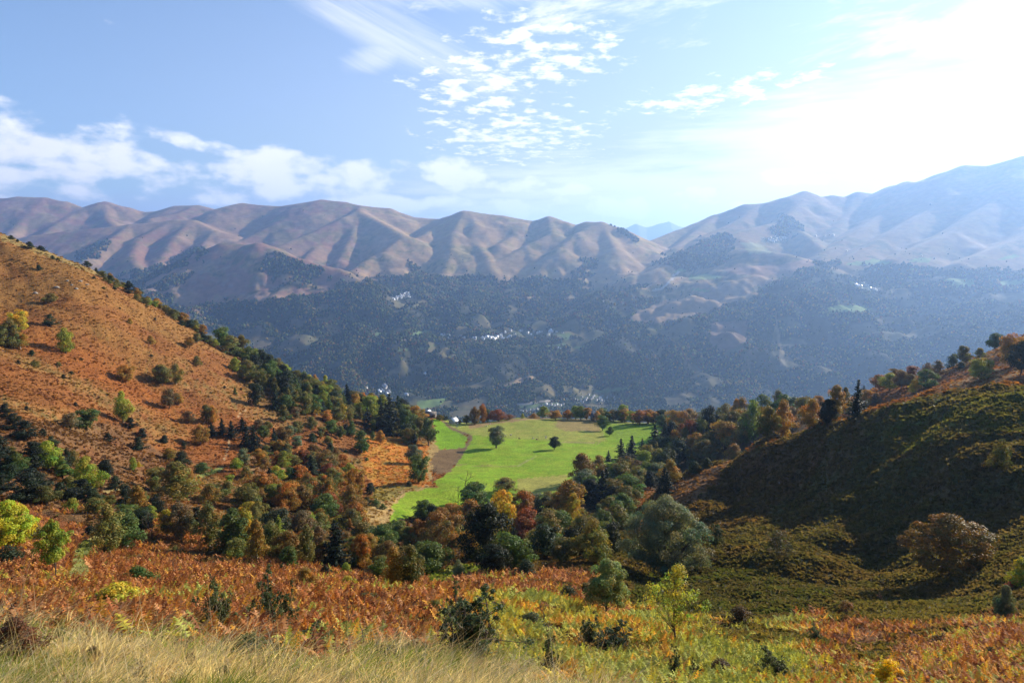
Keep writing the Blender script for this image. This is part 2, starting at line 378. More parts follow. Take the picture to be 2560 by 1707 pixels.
# hay meadow
G1 = (0.165, 0.275, 0.012); G2 = (0.205, 0.275, 0.018)
paint('5', '600,262;1000,275;1240,285;1450,270;1750,272;2200,300;2160,400;2080,520;1900,680;1700,800;1540,840;1400,900;1200,900;900,960;700,930;400,980;310,1010;312,950;330,880;420,800;560,760;660,765;610,730;740,640;800,550;870,430;830,395;720,350;650,295', G1, y0=255, y1=720, rgb2=G2, jit=0.25)
paint('5', '625,262;1240,282;1450,268;2200,298;2160,380;1950,420;1720,455;1200,430;860,400;720,350', (0.225, 0.245, 0.040), 0.9, y0=400, y1=720, rgb2=(0.26, 0.25, 0.05), jit=0.3)
paint('5', '1750,330;2160,320;2100,450;1800,450', G1, 0.8, y0=400, y1=720, jit=0.4)
paint('5', '1190,700;1530,676;1530,760;1380,800;1180,800', (0.30, 0.27, 0.06), 0.9, y0=255, y1=600, jit=0.4)
paint('5', '598,290;650,300;720,350;850,420;822,492;650,502;622,470;618,350', (0.150, 0.270, 0.010), y0=255, y1=720, jit=0.2)
paint('5', '640,505;800,490;830,500;800,560;745,610;740,655;650,675;600,650;600,560', (0.16, 0.10, 0.045), y0=255, y1=720, jit=0.6)
paint('5', '648,292;668,292;730,345;880,408;872,440;815,530;760,610;745,600;800,520;850,440;838,410;715,358', (0.15, 0.10, 0.05), y0=255, y1=720, jit=0.3)
paint('5', '1450,300;1560,265;1752,268;1765,375;1520,376;1455,352', (0.235, 0.165, 0.065), 0.85, y0=400, y1=720, jit=0.7)
paint('5', '845,330;1000,318;1240,286;1450,268;1450,285;1240,300;1000,332;860,366', (0.27, 0.17, 0.08), 0.9, y0=400, y1=720, jit=0.6)
paint('5', '560,480;620,430;640,505;600,560;600,740;560,700', (0.30, 0.20, 0.07), y0=255, y1=720)
paint('5', '110,880;310,855;420,785;560,742;660,762;560,768;425,806;335,885;312,1000;170,1070;110,980', (0.40, 0.27, 0.10), y0=150, y1=500, rgb2=(0.30, 0.19, 0.07))
for yy in (603, 612): paint('5', f'750,{yy-3};1180,{yy+5};1182,{yy+9};750,{yy}', (0.24, 0.20, 0.06), 0.7, y0=255, y1=720, jit=0.1)
paint('5', '1180,612;1320,540;1322,546;1190,620', (0.25, 0.24, 0.09), 0.7, y0=255, y1=720, jit=0.1)
paint('5', '1480,446;1735,458;1738,440;1745,440;1742,466;1480,452', (0.26, 0.18, 0.09), 0.8, y0=255, y1=720, jit=0.1)
# clearing, path, trails
paint('5', '560,1380;740,1295;980,1300;990,1335;820,1365;700,1440;560,1450', (0.14, 0.20, 0.03), y0=60, y1=200, rgb2=(0.2, 0.2, 0.05), jit=0.5)
paint('4', '455,1300;630,1300;600,1100;690,980;715,870;650,850;640,930;540,980;480,1080', (0.20, 0.22, 0.055), y0=55, y1=300, rgb2=(0.27, 0.24, 0.08), jit=0.35)
paint('4', '690,625;760,610;850,598;840,625;700,645', (0.34, 0.26, 0.10), y0=100, y1=400, jit=0.3)
paint('4', '1330,515;1420,495;1530,450;1540,470;1430,515;1340,535', (0.22, 0.24, 0.06), y0=100, y1=400, jit=0.3)
paint('4', '1525,410;1535,360;1560,320;1565,280;1572,280;1568,330;1545,370;1533,412', (0.36, 0.24, 0.12), y0=100, y1=400, jit=0.2)
paint('B', '645,945;670,905;740,868;745,874;680,910;655,950', (0.36, 0.24, 0.12), y0=100, y1=600, jit=0.2)
paint('4', '1700,360;1900,420;1980,480;1800,680;1650,690;1640,560', (0.32, 0.21, 0.10), 0.6, y0=100, y1=400, nz=0.5)
BRM = ((CC[..., 0] > 0.17) & (CC[..., 0] / CC[..., 1] > 1.55)).astype(float)      # where bracken grows
CC = lerp3(CC, (0.10, 0.045, 0.018), (1 - sst(Y, 90, 160)) * 0.6 * (CC[..., 0] / CC[..., 1] > 1.55))  # shade between fronds put into the colour: browner, darker ground under near bracken
# straw coloured grass knoll round the camera
kc = np.interp(U, [-.9, -.3, 0, .12, .26], [12, 13, 15, 9, 4]); kn = (1 - sst(Y + (n2 - 0.5) * kc * 1.3, kc * 0.7, kc * 1.25))
CC = lerp3(CC, (0.20, 0.15, 0.065), kn * 0.9)
CC = lerp3(CC, (0.09, 0.12, 0.03), kn * sst(n2, 0.5, 0.6) * 0.7)
m_near = ground_mat('near_ground_mat', [(0.9, 0.35), (0.12, 0.18), (4.0, 0.3)], 1.0, 0.7)
VN = np.stack([X, Y, Z], -1).reshape(-1, 3)
FN = grid_faces(NU, NV)
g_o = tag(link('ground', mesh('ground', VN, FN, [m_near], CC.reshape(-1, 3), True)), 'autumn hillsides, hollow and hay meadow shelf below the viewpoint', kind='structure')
# BVH of the near ground at reduced density for placing things
sx = slice(None, None, 2)
Vb = np.stack([X[sx, sx], Y[sx, sx], Z[sx, sx]], -1); nb = Vb.shape
bvh_near = BVHTree.FromPolygons([tuple(v) for v in Vb.reshape(-1, 3).tolist()], grid_faces(nb[1], nb[0]).tolist())
# ground behind and beside the viewpoint
gx, gy = np.meshgrid(np.linspace(-14, 14, 60), np.linspace(-16, 1.05, 40))
gz = -1.75 + 0.28 * (1.0 - gy) * 0.6 + (fbm(gx / 3, gy / 3, 5) - 0.5) * 0.3
side = np.abs(gx) / np.maximum(gy, 1e-3)
gz = np.where((gy > 0.9), near_z(np.clip(gx, -1.35, 1.35), np.ones_like(gy)) - 0.12 - 0.1 * np.maximum(np.abs(gx) - 1.3, 0), gz - 0.1 * np.maximum(np.abs(gx) - 1.3, 0))
tag(link('ground_behind', mesh('ground_behind', np.stack([gx, gy, gz - 0.02], -1).reshape(-1, 3), grid_faces(60, 40), [m_near], np.ones((2400, 3)) * (0.2, 0.15, 0.065), True)), 'dry grass crest the photographer stands on', kind='structure')

# ---------------------------------------------------------------- valley and far mountains
FB = '''600,900,3900;600,850,4300;600,760,4900;600,705,5600;1000,990,3450;1000,900,3900;1000,830,4400;1000,745,5200;950,695,5900
1280,1000,3400;1280,900,4000;1280,845,4500;1280,765,5200;1280,705,6000;1600,1008,3350;1600,900,3950;1600,800,4600;1600,735,5300;1640,700,6000
1900,1000,3350;1900,900,3750;1900,800,4250;1900,740,4700;1900,700,5200;2200,960,3400;2200,860,3900;2200,780,4400;2200,710,5000;2200,665,5600
2500,880,3600;2500,780,4200;2500,710,4900;2500,665,5500;300,760,4800;300,720,5500;0,740,4800;0,700,5800;-400,740,4800;-400,690,6000
3000,880,3600;3000,760,4300;3000,690,5200;2200,640,6400;2500,620,6400;1900,670,6200;600,690,6400;1280,690,6800'''
P = []; T = []
for q in FB.replace('\n', ';').split(';'):
    px, py, Yq = map(float, q.split(',')); u, t = ray(px, py); P.append((float(u), math.log(Yq))); T.append(float(t))
for u in (-1.3, -0.9, -0.5, -0.2, 0.1, 0.4, 0.7, 1.0, 1.4):
    for Yq, z in ((1000, -720), (1500, -735), (2200, -742), (3000, -735), (8500, -60), (11000, 0), (15000, -50)):
        P.append((u, math.log(Yq))); T.append(z / Yq)
far_f = rbf_fit(np.array(P), np.array(T), 0.9, 1e-5)
RG = '''0.42|0,498,8800;48,492,8800;113,495,8800;161,504,8800;212,522,8700;263,505,8900;311,517,8900;362,530,8900;388,529,8900;439,515,8900;494,514,8900;548,527,8800;607,509,8400
0.45|-500,470,8600;-250,480,8700;0,498,8800
0.45|607,509,8400;695,517,8300;804,500,8200;860,505,8200;904,515,8100;970,521,8100;1035,543,8000;1098,549,7900
0.55|1098,549,7900;1116,544,7700;1160,528,7500;1226,536,7500;1258,539,7500;1332,554,7500;1372,542,7400;1408,553,7300;1441,562,7250;1467,554,7200;1503,557,7100;1544,568,7000;1606,608,6800;1640,634,6500;1690,672,6100
0.62|1116,544,7700;1065,586,7000;1000,615,6600;933,641,6300;882,676,5900
0.60|1175,529,7500;1189,560,7150;1189,597,6850;1226,652,6300
0.60|1160,528,7500;1135,580,6950;1130,623,6500;1105,690,6000
0.62|1372,542,7400;1383,583,6900;1317,615,6600;1226,664,6200
0.60|1503,557,7100;1445,583,6800;1400,620,6450;1330,688,6000
0.60|1503,557,7100;1540,620,6450;1560,690,5900
0.60|1332,554,7500;1290,585,7050;1250,610,6700
0.50|-300,600,6800;0,604,6900;88,588,7000;227,572,7200;330,562,7350;439,550,7500;483,551,7500;540,578,7200;592,608,6900;650,640,6700
0.60|330,562,7350;278,597,6800;219,648,6300;180,700,5900
0.60|439,550,7500;347,594,6900;330,640,6400;366,695,5850
0.60|483,551,7500;439,590,6950;405,640,6450;384,695,5900
0.60|540,578,7200;500,620,6650;470,670,6200
0.60|300,750,5100;344,715,5300;430,662,5500;512,623,5600;559,608,5600;618,612,5600;647,608,5500;687,626,5400;760,650,5300;860,681,5200;905,700,5050
0.70|559,608,5600;520,680,5150;480,770,4800
0.70|647,608,5500;655,680,5100;615,750,4800
0.70|700,630,5400;730,700,5000;700,760,4750
0.60|695,517,8300;600,545,7900;500,565,7600
0.60|804,500,8200;760,530,7800;695,556,7500;600,605,6950
0.62|904,515,8100;897,528,7700;860,545,7450;760,590,6900;684,622,6500
0.62|897,528,7700;970,564,7150;1010,588,6800;960,632,6350
0.65|897,528,7700;880,590,7000;850,650,6400
0.65|860,545,7450;800,610,6800;760,650,6300
0.55|113,495,8800;60,545,8100;10,600,7400
0.55|212,522,8700;150,556,8100;110,585,7600
0.55|263,505,8900;270,545,8300;290,565,7900
0.55|494,514,8900;440,535,8400;380,545,8100
0.50|1622,604,7300;1700,574,7700;1791,537,8000;1865,510,8000;1905,510,8000;1956,495,8000;2011,479,8000;2051,493,8000;2080,488,8000;2109,492,8000;2146,481,8000;2168,483,8000;2190,492,8000;2234,464,7900;2250,466,7850;2268,455,7800;2275,461,7800;2322,450,7700;2351,434,7650;2384,426,7600;2413,414,7500;2468,415,7400;2559,391,7200;2800,360,7000;3200,350,6500
0.58|2011,479,8000;1992,515,7500;1956,552,7000;1821,585,6500;1700,632,6000;1650,672,5700
0.58|1905,510,8000;1850,550,7400;1760,590,6900
0.58|1791,537,8000;1740,580,7300;1690,620,6700
0.45|1830,622,5900;1890,624,5650;1960,634,5500;2014,651,5400;2045,690,5000
0.58|1956,552,7000;2020,590,6500;2060,625,6100
0.50|2146,481,8000;2110,545,7300;2070,600,6600
0.50|2268,455,7800;2200,540,7000;2110,600,6300;2050,640,5900
0.50|2413,414,7500;2330,520,6750;2200,600,6050;2102,655,5500
0.50|2559,391,7200;2500,490,6500;2380,580,5850;2230,645,5350
0.50|2800,360,7000;2700,490,6100;2560,590,5550;2400,655,5100
0.50|3000,350,6700;2900,520,5700;2700,650,5000
0.55|1900,690,5100;2050,735,4600;2200,820,4000;2330,915,3600
0.55|2560,660,5100;2460,745,4500;2400,800,4250;2420,880,3850
0.45|1700,690,5500;1560,730,5100;1420,800,4600;1290,900,3950;1080,990,3500
0.45|1500,850,4250;1700,800,4600;1820,720,5000;1950,700,5100
0.55|1000,690,5900;1050,760,5150;1085,830,4600
0.45|600,780,4700;760,860,4200;900,950,3650'''
ridges = []
for ln in RG.split('\n'):
    s, body = ln.split('|'); q = [tuple(map(float, b.split(','))) for b in body.split(';')]
    ridges.append((float(s), np.array([(float(ray(a, b)[0]) * c, c, float(ray(a, b)[1]) * c) for a, b, c in q])))
MU, MV = 1150, 640
U2, V2 = np.meshgrid(np.linspace(-1.25, 1.3, MU), np.linspace(math.log(1100), math.log(15000), MV))
c2u, c2v = np.meshgrid(np.linspace(-1.25, 1.3, 150), np.linspace(math.log(1100), math.log(15000), 130))
Tf = far_f(c2u, c2v)
def bil2(u, v):
    a = np.clip((u + 1.25) / 2.55 * 149, 0, 148.999); b = np.clip((v - math.log(1100)) / math.log(15000 / 1100) * 129, 0, 128.999)
    i = a.astype(int); j = b.astype(int); fa = a - i; fb = b - j
    return (Tf[j, i] * (1 - fa) + Tf[j, i + 1] * fa) * (1 - fb) + (Tf[j + 1, i] * (1 - fa) + Tf[j + 1, i + 1] * fa) * fb
def far_z(x, y):
    base = bil2(x / y, np.log(y)) * y
    base = base + (fbm(x / 500, y / 500, 71, 5) - 0.5) * 190 * sst(y, 3000, 3700)
    wx = x + (fbm(x / 420, y / 420, 81, 4) - 0.5) * 170 + (fbm(x / 1100, y / 900, 83, 2) - 0.5) * 260 + (fbm(x / 130, y / 130, 85, 3) - 0.5) * 22
    wy = y + (fbm(x / 420 + 40, y / 420, 91, 4) - 0.5) * 170 + (fbm(x / 130 + 9, y / 130, 95, 3) - 0.5) * 22
    acc = np.zeros_like(base); K = 16.0; mxv = base.copy(); zs = []
    for s, q in ridges:
        best = np.full(base.shape, -1e9)
        for i in range(len(q) - 1):
            a = q[i]; b = q[i + 1]; d = b[:2] - a[:2]; L2 = (d ** 2).sum()
            # ridge crest itself stays put, flanks follow the warped coordinates
            tt = np.clip(((wx - a[0]) * d[0] + (wy - a[1]) * d[1]) / L2, 0, 1)
            tr = np.clip(((x - a[0]) * d[0] + (y - a[1]) * d[1]) / L2, 0, 1)
            dr = np.hypot(x - a[0] - tr * d[0], y - a[1] - tr * d[1])
            dw = np.hypot(wx - a[0] - tt * d[0], wy - a[1] - tt * d[1])
            f = sst(dr, 20, 320); dd = dr + (dw - dr) * f; t2 = tr + (tt - tr) * f
            h = a[2] + (b[2] - a[2]) * t2 - s * (np.sqrt(dd * dd + 55 ** 2) - 55)
            best = np.maximum(best, h)
        zs.append(best); mxv = np.maximum(mxv, best)
    acc = np.exp((base - mxv) / K)
    for b_ in zs: acc += np.exp(np.maximum((b_ - mxv) / K, -40))
    z = mxv + K * np.log(acc) * 0.55
    hi = sst(z, -350, 0)
    rg = np.abs(fbm(x / 170, y / 230, 101, 5, 0.55) - 0.5) * 2
    z = z - hi * (0.25 - rg) * 7 + (fbm(x / 60, y / 60, 111, 4, 0.6) - 0.5) * 3
    z = z - (1 - hi) * (0.25 - np.abs(fbm(x / 330, y / 480, 121, 4) - 0.5) * 2) * 130 * sst(y, 3000, 3600)
    return z
X2 = U2 * np.exp(V2); Y2 = np.exp(V2); Z2 = far_z(X2, Y2)
PX2, PY2 = proj(X2, Y2, Z2)
a1 = fbm(X2 / 500, Y2 / 500, 131, 5); a2 = fbm(X2 / 110, Y2 / 110, 141, 5, 0.6); a3 = fbm(X2 / 35, Y2 / 35, 151, 3)
CF = cols(X2.shape, (0.325, 0.228, 0.145))
CF = lerp3(CF, (0.26, 0.15, 0.115), sst(a1, 0.40, 0.55) * (PX2 < 900) * 0.9)
CF = lerp3(CF, (0.33, 0.26, 0.13), sst(a2, 0.46, 0.62) * 0.7)
CF = lerp3(CF, (0.20, 0.18, 0.085), sst(a1 * 0.5 + a2 * 0.5, 0.52, 0.62) * 0.7)
zg = np.gradient(Z2, axis=1) / np.gradient(X2, axis=1)
sc_ = sst(a2 * 0.7 + a3 * 0.3, 0.56, 0.66) * sst(a1, 0.42, 0.52)
CF = lerp3(CF, (0.055, 0.065, 0.03), sc_ * 0.75 * sst(-Z2, -350, 150))
CF = lerp3(CF, (0.30, 0.27, 0.23), sst(fbm(X2 / 60, Y2 / 25, 161, 4), 0.64, 0.72) * 0.5)
# forest mask: everything below the tree line, with heath and hay fields left open
J2x = PX2 + (a2 - 0.5) * 60 + (a3 - 0.5) * 14; J2y = PY2 + (a2 - 0.5) * 26 + (a3 - 0.5) * 8
tl = np.interp(J2x, [-500, 330, 480, 620, 760, 890, 1000, 1300, 1500, 1640, 1720, 1850, 2000, 2060, 2150, 2300, 2560, 3200],
               [690, 700, 760, 752, 742, 695, 690, 697, 705, 712, 740, 760, 672, 655, 662, 668, 676, 690])
FOR = ((J2y > tl) & (Z2 < 60)).astype(float)
def woods(c, s, v=1.0):
    global FOR
    m = inpoly(J2x, J2y, crp(c, s)); FOR = np.where(m, v, FOR)
woods('1', '1850,520;2200,640;2230,700;2100,760;1850,760;1800,640'); woods('1', '520,570;740,440;760,470;640,560;560,590')
woods('3', '0,800;200,690;330,680;420,720;330,780;350,860;60,930;-200,900'); woods('3', '620,640;740,545;860,650;870,700;640,690')
woods('1', '850,690;1050,640;1330,500;1400,500;1300,640;1200,800;950,760')
woods('2', '1860,350;2040,460;2000,460;1850,370'); woods('2', '1560,700;1660,560;1720,540;1690,700', 0.6)
woods('2', '480,690;400,560;520,640;560,700', 0.7)
fields = []
def field(c, s, rgb, open_=True):
    global CF, FOR
    m = inpoly(PX2 + (J2x - PX2) * 0.2, PY2 + (J2y - PY2) * 0.2, crp(c, s)); fields.append((m, rgb))
    if open_: FOR = np.where(m, 0.0, FOR)
TAN = (0.24, 0.16, 0.09); GRN = (0.13, 0.19, 0.05); DGR = (0.09, 0.14, 0.05); RD = (0.32, 0.27, 0.22)
field('2', '1930,1000;2000,930;2200,850;2400,820;2700,790;2700,850;2400,960;2150,1010', TAN); field('V', '1330,890;1480,820;1600,800;1590,830;1400,890', TAN)
field('2', '1690,735;2200,715;2230,735;1800,775;1700,760', TAN)
field('V', '610,1020;880,985;870,1000;800,1060;660,1080;610,1050', GRN); field('V', '1930,565;2030,555;2010,580;1930,580', GRN)
field('V', '500,215;560,185;640,180;640,200;560,205', (.2, .18, .08)); field('V', '500,235;620,205;650,215;560,245', (.2, .18, .08))
field('V', '220,450;360,440;390,460;240,475', DGR); field('V', '560,440;740,425;745,455;580,475', DGR)
field('V', '400,525;560,490;690,470;692,478;560,505;410,532', RD); field('V', '640,590;760,560;860,545;600,575;560,590', DGR)
field('V', '420,590;580,565;590,575;470,600', DGR); field('V', '1640,560;1850,530;1900,545;1800,565', DGR); field('V', '1700,440;1900,440;1880,520;1820,470', DGR)
field('V', '1240,150;1600,140;1880,150;1870,160;1500,165', TAN); field('V', '930,145;990,142;980,155', GRN)
field('V', '1230,1075;1360,1050;1740,1010;1900,1000;1900,1006;1400,1058', RD); field('V', '2100,930;2380,900;2380,940;2150,950', DGR)
field('V', '1450,1050;1800,1030;1800,1070;1450,1080', DGR); field('V', '1050,20;1400,0;1500,10;1150,40', TAN)
field('3', '60,960;180,945;300,965;240,980;60,980', GRN); field('3', '50,1045;120,1040;250,1065;240,1075', GRN); field('3', '0,905;50,910;50,930;-60,935', GRN)
field('3', '410,730;540,735;640,800;480,805', (.22, .22, .1)); field('3', '1100,880;1300,840;1450,860;1440,880;1250,885', GRN)
field('3', '1560,860;1650,830;1720,835;1700,865', GRN); field('3', '1760,990;1850,975;2010,980;2020,1035;1900,1040', GRN)
field('3', '2170,990;2400,975;2400,1030;2200,1035', GRN); field('3', '2160,840;2300,810;2330,830;2200,845', GRN)
field('3', '1000,1180;1100,1150;1250,1160;1340,1190;1200,1215;1020,1215', GRN); field('3', '1140,1000;1200,985;1180,1015', GRN)
field('3', '0,1150;300,1010;620,985;560,1020;350,1080;100,1190;0,1220', TAN); field('3', '720,920;850,850;870,850;800,905;730,930', RD)
field('3', '200,1280;450,1260;460,1400;300,1480;200,1440', (.13, .08, .05)); field('3', '640,1200;660,1200;720,1560;690,1560', (.14, .11, .06))
field('2', '2110,785;2180,760;2240,700;2290,650;2300,655;2250,710;2190,770;2125,790', (.42, .38, .33))
field('2', '-20,690;60,690;170,700;110,740;-20,735', TAN); field('3', '300,900;700,880;880,840;930,880;800,930;560,960;330,940', (.26, .15, .09))
FOR = FOR * (1 - 0.97 * (fbm(X2 / 210 + 3, Y2 / 150, 191, 3) > 0.645) * (FOR > 0))
for c_, s_ in (('V', '960,515;1090,480;1240,470;1300,455;1400,470;1400,500;1200,512;1080,508'), ('V', '760,490;800,455;900,460;900,495;820,490'), ('V', '1360,470;1400,425;1520,425;1600,440;1850,425;1850,455;1600,470'), ('V', '390,165;440,130;500,112;545,105;565,150;520,168'), ('V', '320,915;330,885;355,885;370,930;385,970;300,960'), ('V', '1930,1015;1990,975;2100,960;2180,980;2280,985;2280,1015;2100,1030'), ('V', '1470,1115;1480,1090;1700,1040;1860,1035;1850,1070;1650,1110'), ('3', '550,725;560,700;640,690;730,685;740,730;660,740'), ('3', '1185,1040;1190,1010;1260,1000;1300,1015;1350,1060;1300,1065')): field(c_, s_, (0.065, 0.08, 0.035))
CF = CF * (1 - 0.35 * sst(PX2, 1650, 1850))[..., None] * (np.array((0.90, 0.78, 0.72)) + (np.array((1.12, 1.02, 0.78)) - np.array((0.90, 0.78, 0.72))) * sst(PX2, 700, 1200)[..., None])  # blue shadow at left, warm sun at centre, haze at right toned into colour
CF = lerp3(CF, (0.06, 0.07, 0.028), (sst(J2y - tl, -5, 40) * (Z2 < 60) * (1 - FOR) * 0.75))
CF = lerp3(CF, (0.028, 0.036, 0.016), FOR * 0.93)
for m_, rgb in fields: CF = lerp3(CF, np.array(rgb) * 1.2, m_ * (0.75 + 0.25 * a3))
m_far = ground_mat('far_ground_mat', [(0.02, 0.18), (0.006, 0.12)], 0.35, 8.0)
VF = np.stack([X2, Y2, Z2], -1).reshape(-1, 3)
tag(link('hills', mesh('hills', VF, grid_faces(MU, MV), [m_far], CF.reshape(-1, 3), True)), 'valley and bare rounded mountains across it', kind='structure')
Vb = np.stack([X2[sx, sx], Y2[sx, sx], Z2[sx, sx]], -1); nb = Vb.shape
bvh_far = BVHTree.FromPolygons([tuple(v) for v in Vb.reshape(-1, 3).tolist()], grid_faces(nb[1], nb[0]).tolist())
# blue peaks far beyond the notch in the range
DP = [(1380, 600), (1470, 585), (1530, 576), (1558, 572), (1591, 559), (1613, 568), (1640, 563), (1672, 554), (1697, 566), (1740, 570), (1800, 585), (1900, 600)]
gx, gy = np.meshgrid(np.linspace(1000, 9000, 220), np.linspace(20000, 25500, 60))
cx_ = np.array([float(ray(a, b)[0]) * 22500 for a, b in DP]); cz_ = np.array([float(ray(a, b)[1]) * 22500 for a, b in DP])
gz = np.interp(gx, cx_, cz_) + (fbm(gx / 400, gy / 900, 7, 4) - 0.5) * 60 - 0.55 * (np.sqrt((gy - 22500) ** 2 + 150 ** 2) - 150) - (np.abs(fbm(gx / 700, gy / 700, 8, 4) - 0.5)) * 500 * sst(np.abs(gy - 22500), 0, 1200)
tag(link('distant_peaks', mesh('distant_peaks', np.stack([gx, gy, gz], -1).reshape(-1, 3), grid_faces(220, 60), [m_far], np.ones((13200, 3)) * (0.2, 0.18, 0.17), True)), 'hazy blue peaks beyond the notch in the mountains', kind='structure')

# haze
hz = bpy.data.materials.new('haze_mat'); hz.use_nodes = True; hz.node_tree.nodes.clear(); n = NT(hz.node_tree)
pv = n.new('ShaderNodeVolumePrincipled'); pv.inputs['Color'].default_value = (0.36, 0.58, 1.0, 1); pv.inputs['Density'].default_value = 6.4e-5
pv.inputs['Anisotropy'].default_value = 0.52; pv.inputs['Density Attribute'].default_value = ''
o_ = n.new('ShaderNodeOutputMaterial'); n.link(pv.outputs[0], o_.inputs['Volume'])
hz.cycles.homogeneous_volume = True
bx0, bx1, by0, by1, bz0, bz1 = -21000, 22000, -400, 26500, min(Z2.min(), Z.min(), gz.min()) - 60, 1500
bv = [(x, y, z) for x in (bx0, bx1) for y in (by0, by1) for z in (bz0, bz1)]
tag(link('haze', mesh('haze', bv, np.array([[0, 1, 3, 2], [4, 6, 7, 5], [0, 4, 5, 1], [2, 3, 7, 6], [0, 2, 6, 4], [1, 5, 7, 3]]), [hz])), 'thin blue haze filling the valley air', kind='stuff')
# ---------------------------------------------------------------- far-off valley woods (one mass)
rng = np.random.default_rng(5)
m_leaf = leaf_mat('foliage_mat', 0.38)
m_leafc = leaf_mat('far_foliage_mat', 0.15, objcol=False, rough=0.9, spec=0.03)
m_bark = plain_mat('bark_mat', (0.10, 0.075, 0.055), 0.9, 0.1, 6.0, 0.4)
m_barkp = plain_mat('birch_bark_mat', (0.34, 0.30, 0.25), 0.85, 0.2, 6.0, 0.5)
ph = (1 + 5 ** .5) / 2
ICO = np.array([(-1, ph, 0), (1, ph, 0), (-1, -ph, 0), (1, -ph, 0), (0, -1, ph), (0, 1, ph), (0, -1, -ph), (0, 1, -ph), (ph, 0, -1), (ph, 0, 1), (-ph, 0, -1), (-ph, 0, 1)], float)
ICO /= np.linalg.norm(ICO[0])
ICF = np.array([(0, 11, 5), (0, 5, 1), (0, 1, 7), (0, 7, 10), (0, 10, 11), (1, 5, 9), (5, 11, 4), (11, 10, 2), (10, 7, 6), (7, 1, 8), (3, 9, 4), (3, 4, 2), (3, 2, 6), (3, 6, 8), (3, 8, 9), (4, 9, 5), (2, 4, 11), (6, 2, 10), (8, 6, 7), (9, 8, 1)])
def far_wood(n):
    w_ = np.zeros(X2.shape)
    inv = (PX2 > -350) & (PX2 < 2950) & (Y2 > 2900) & (Y2 < 8000) & (PY2 < 1120)
    w_[inv] = (Y2[inv] ** 1.35)                              # cell area ~ Y^2; thin out a little with distance
    dens = FOR * 1.0 + (1 - FOR) * sst(J2y, tl - 60, tl + 60) * 0.02 + (1 - FOR) * 0.0005
    gap = 0.12 + 0.88 * sst(fbm(X2 / 170, Y2 / 170, 171, 4), 0.36, 0.47)
    w_ *= dens * gap
    w_[:, -1] = 0; w_[-1] = 0
    c = np.cumsum(w_.ravel()); pick = np.searchsorted(c, rng.random(n) * c[-1]); pick = np.minimum(pick, w_.size - 1)
    j, i = np.unravel_index(pick, w_.shape)
    u = U2[0][i] + rng.random(n) * (U2[0][1] - U2[0][0]); v = V2[:, 0][j] + rng.random(n) * (V2[1, 0] - V2[0, 0])
    y = np.exp(v); x = u * y
    z = Z2[j, i] + (Z2[np.minimum(j + 1, MV - 1), i] - Z2[j, i]) * ((v - V2[j, 0]) / (V2[1, 0] - V2[0, 0]))
    op = FOR[j, i] < 0.5
    r = rng.uniform(3.4, 8.6, n) * np.where(op, 0.6, 1.0) * np.clip(y / 4200, 0.85, 1.5)
    h = r * rng.uniform(0.9, 1.6, n)
    a = rng.random(n) * 6.283; ca, sa = np.cos(a), np.sin(a)
    L = ICO[None] * (1 + (rng.random((n, 12, 1)) - 0.5) * 0.55)
    vx = (L[..., 0] * ca[:, None] - L[..., 1] * sa[:, None]) * r[:, None] + x[:, None]
    vy = (L[..., 0] * sa[:, None] + L[..., 1] * ca[:, None]) * r[:, None] + y[:, None]
    vz = L[..., 2] * h[:, None] + (z + h * 0.55)[:, None]
    F = (ICF[None] + 12 * np.arange(n)[:, None, None]).reshape(-1, 3)
    pal = np.array([(0.032, 0.050, 0.014), (0.050, 0.070, 0.016), (0.020, 0.032, 0.012), (0.11, 0.105, 0.02), (0.21, 0.14, 0.02), (0.13, 0.055, 0.02), (0.075, 0.055, 0.03), (0.12, 0.15, 0.035)])
    zone = fbm(x / 300, y / 300, 181, 3)
    k = rng.choice(8, n, p=[.30, .22, .18, .12, .05, .03, .05, .05])
    k = np.where((zone > 0.56) & (rng.random(n) < 0.4), rng.choice([3, 4, 5, 7], n), k)
    cc = pal[k] * rng.uniform(0.55, 1.5, (n, 1))
    cc = np.repeat(cc, 20, 0) * rng.uniform(0.8, 1.2, (n * 20, 1))
    return np.stack([vx, vy, vz], -1).reshape(-1, 3), F, cc
v_, f_, c_ = far_wood(150000)
tag(link('woodland', mesh('woodland', v_, f_, [m_leafc], facecol=c_)), 'dense mixed autumn woods covering the far valley side', kind='stuff')

# ---------------------------------------------------------------- tree prototypes (height 1, foot at the origin)
def quads(P, Nn, size, asp=1.0, rs=None, spin=None):
    """leaf quads centred on P facing Nn"""
    n = len(P); Nn = Nn / (np.linalg.norm(Nn, axis=1, keepdims=True) + 1e-9)
    a = rs.normal(size=(n, 3)) if spin is None else spin
    t = np.cross(Nn, a); t /= (np.linalg.norm(t, axis=1, keepdims=True) + 1e-9); b = np.cross(Nn, t)
    s = size[:, None] if np.ndim(size) else size
    t = t * s * asp; b = b * s
    V = np.stack([P - t * 0.5, P - b * 0.5 + t * 0.12, P + t * 0.55, P + b * 0.5 + t * 0.05], 1).reshape(-1, 3)
    return V, np.arange(4 * n).reshape(n, 4)

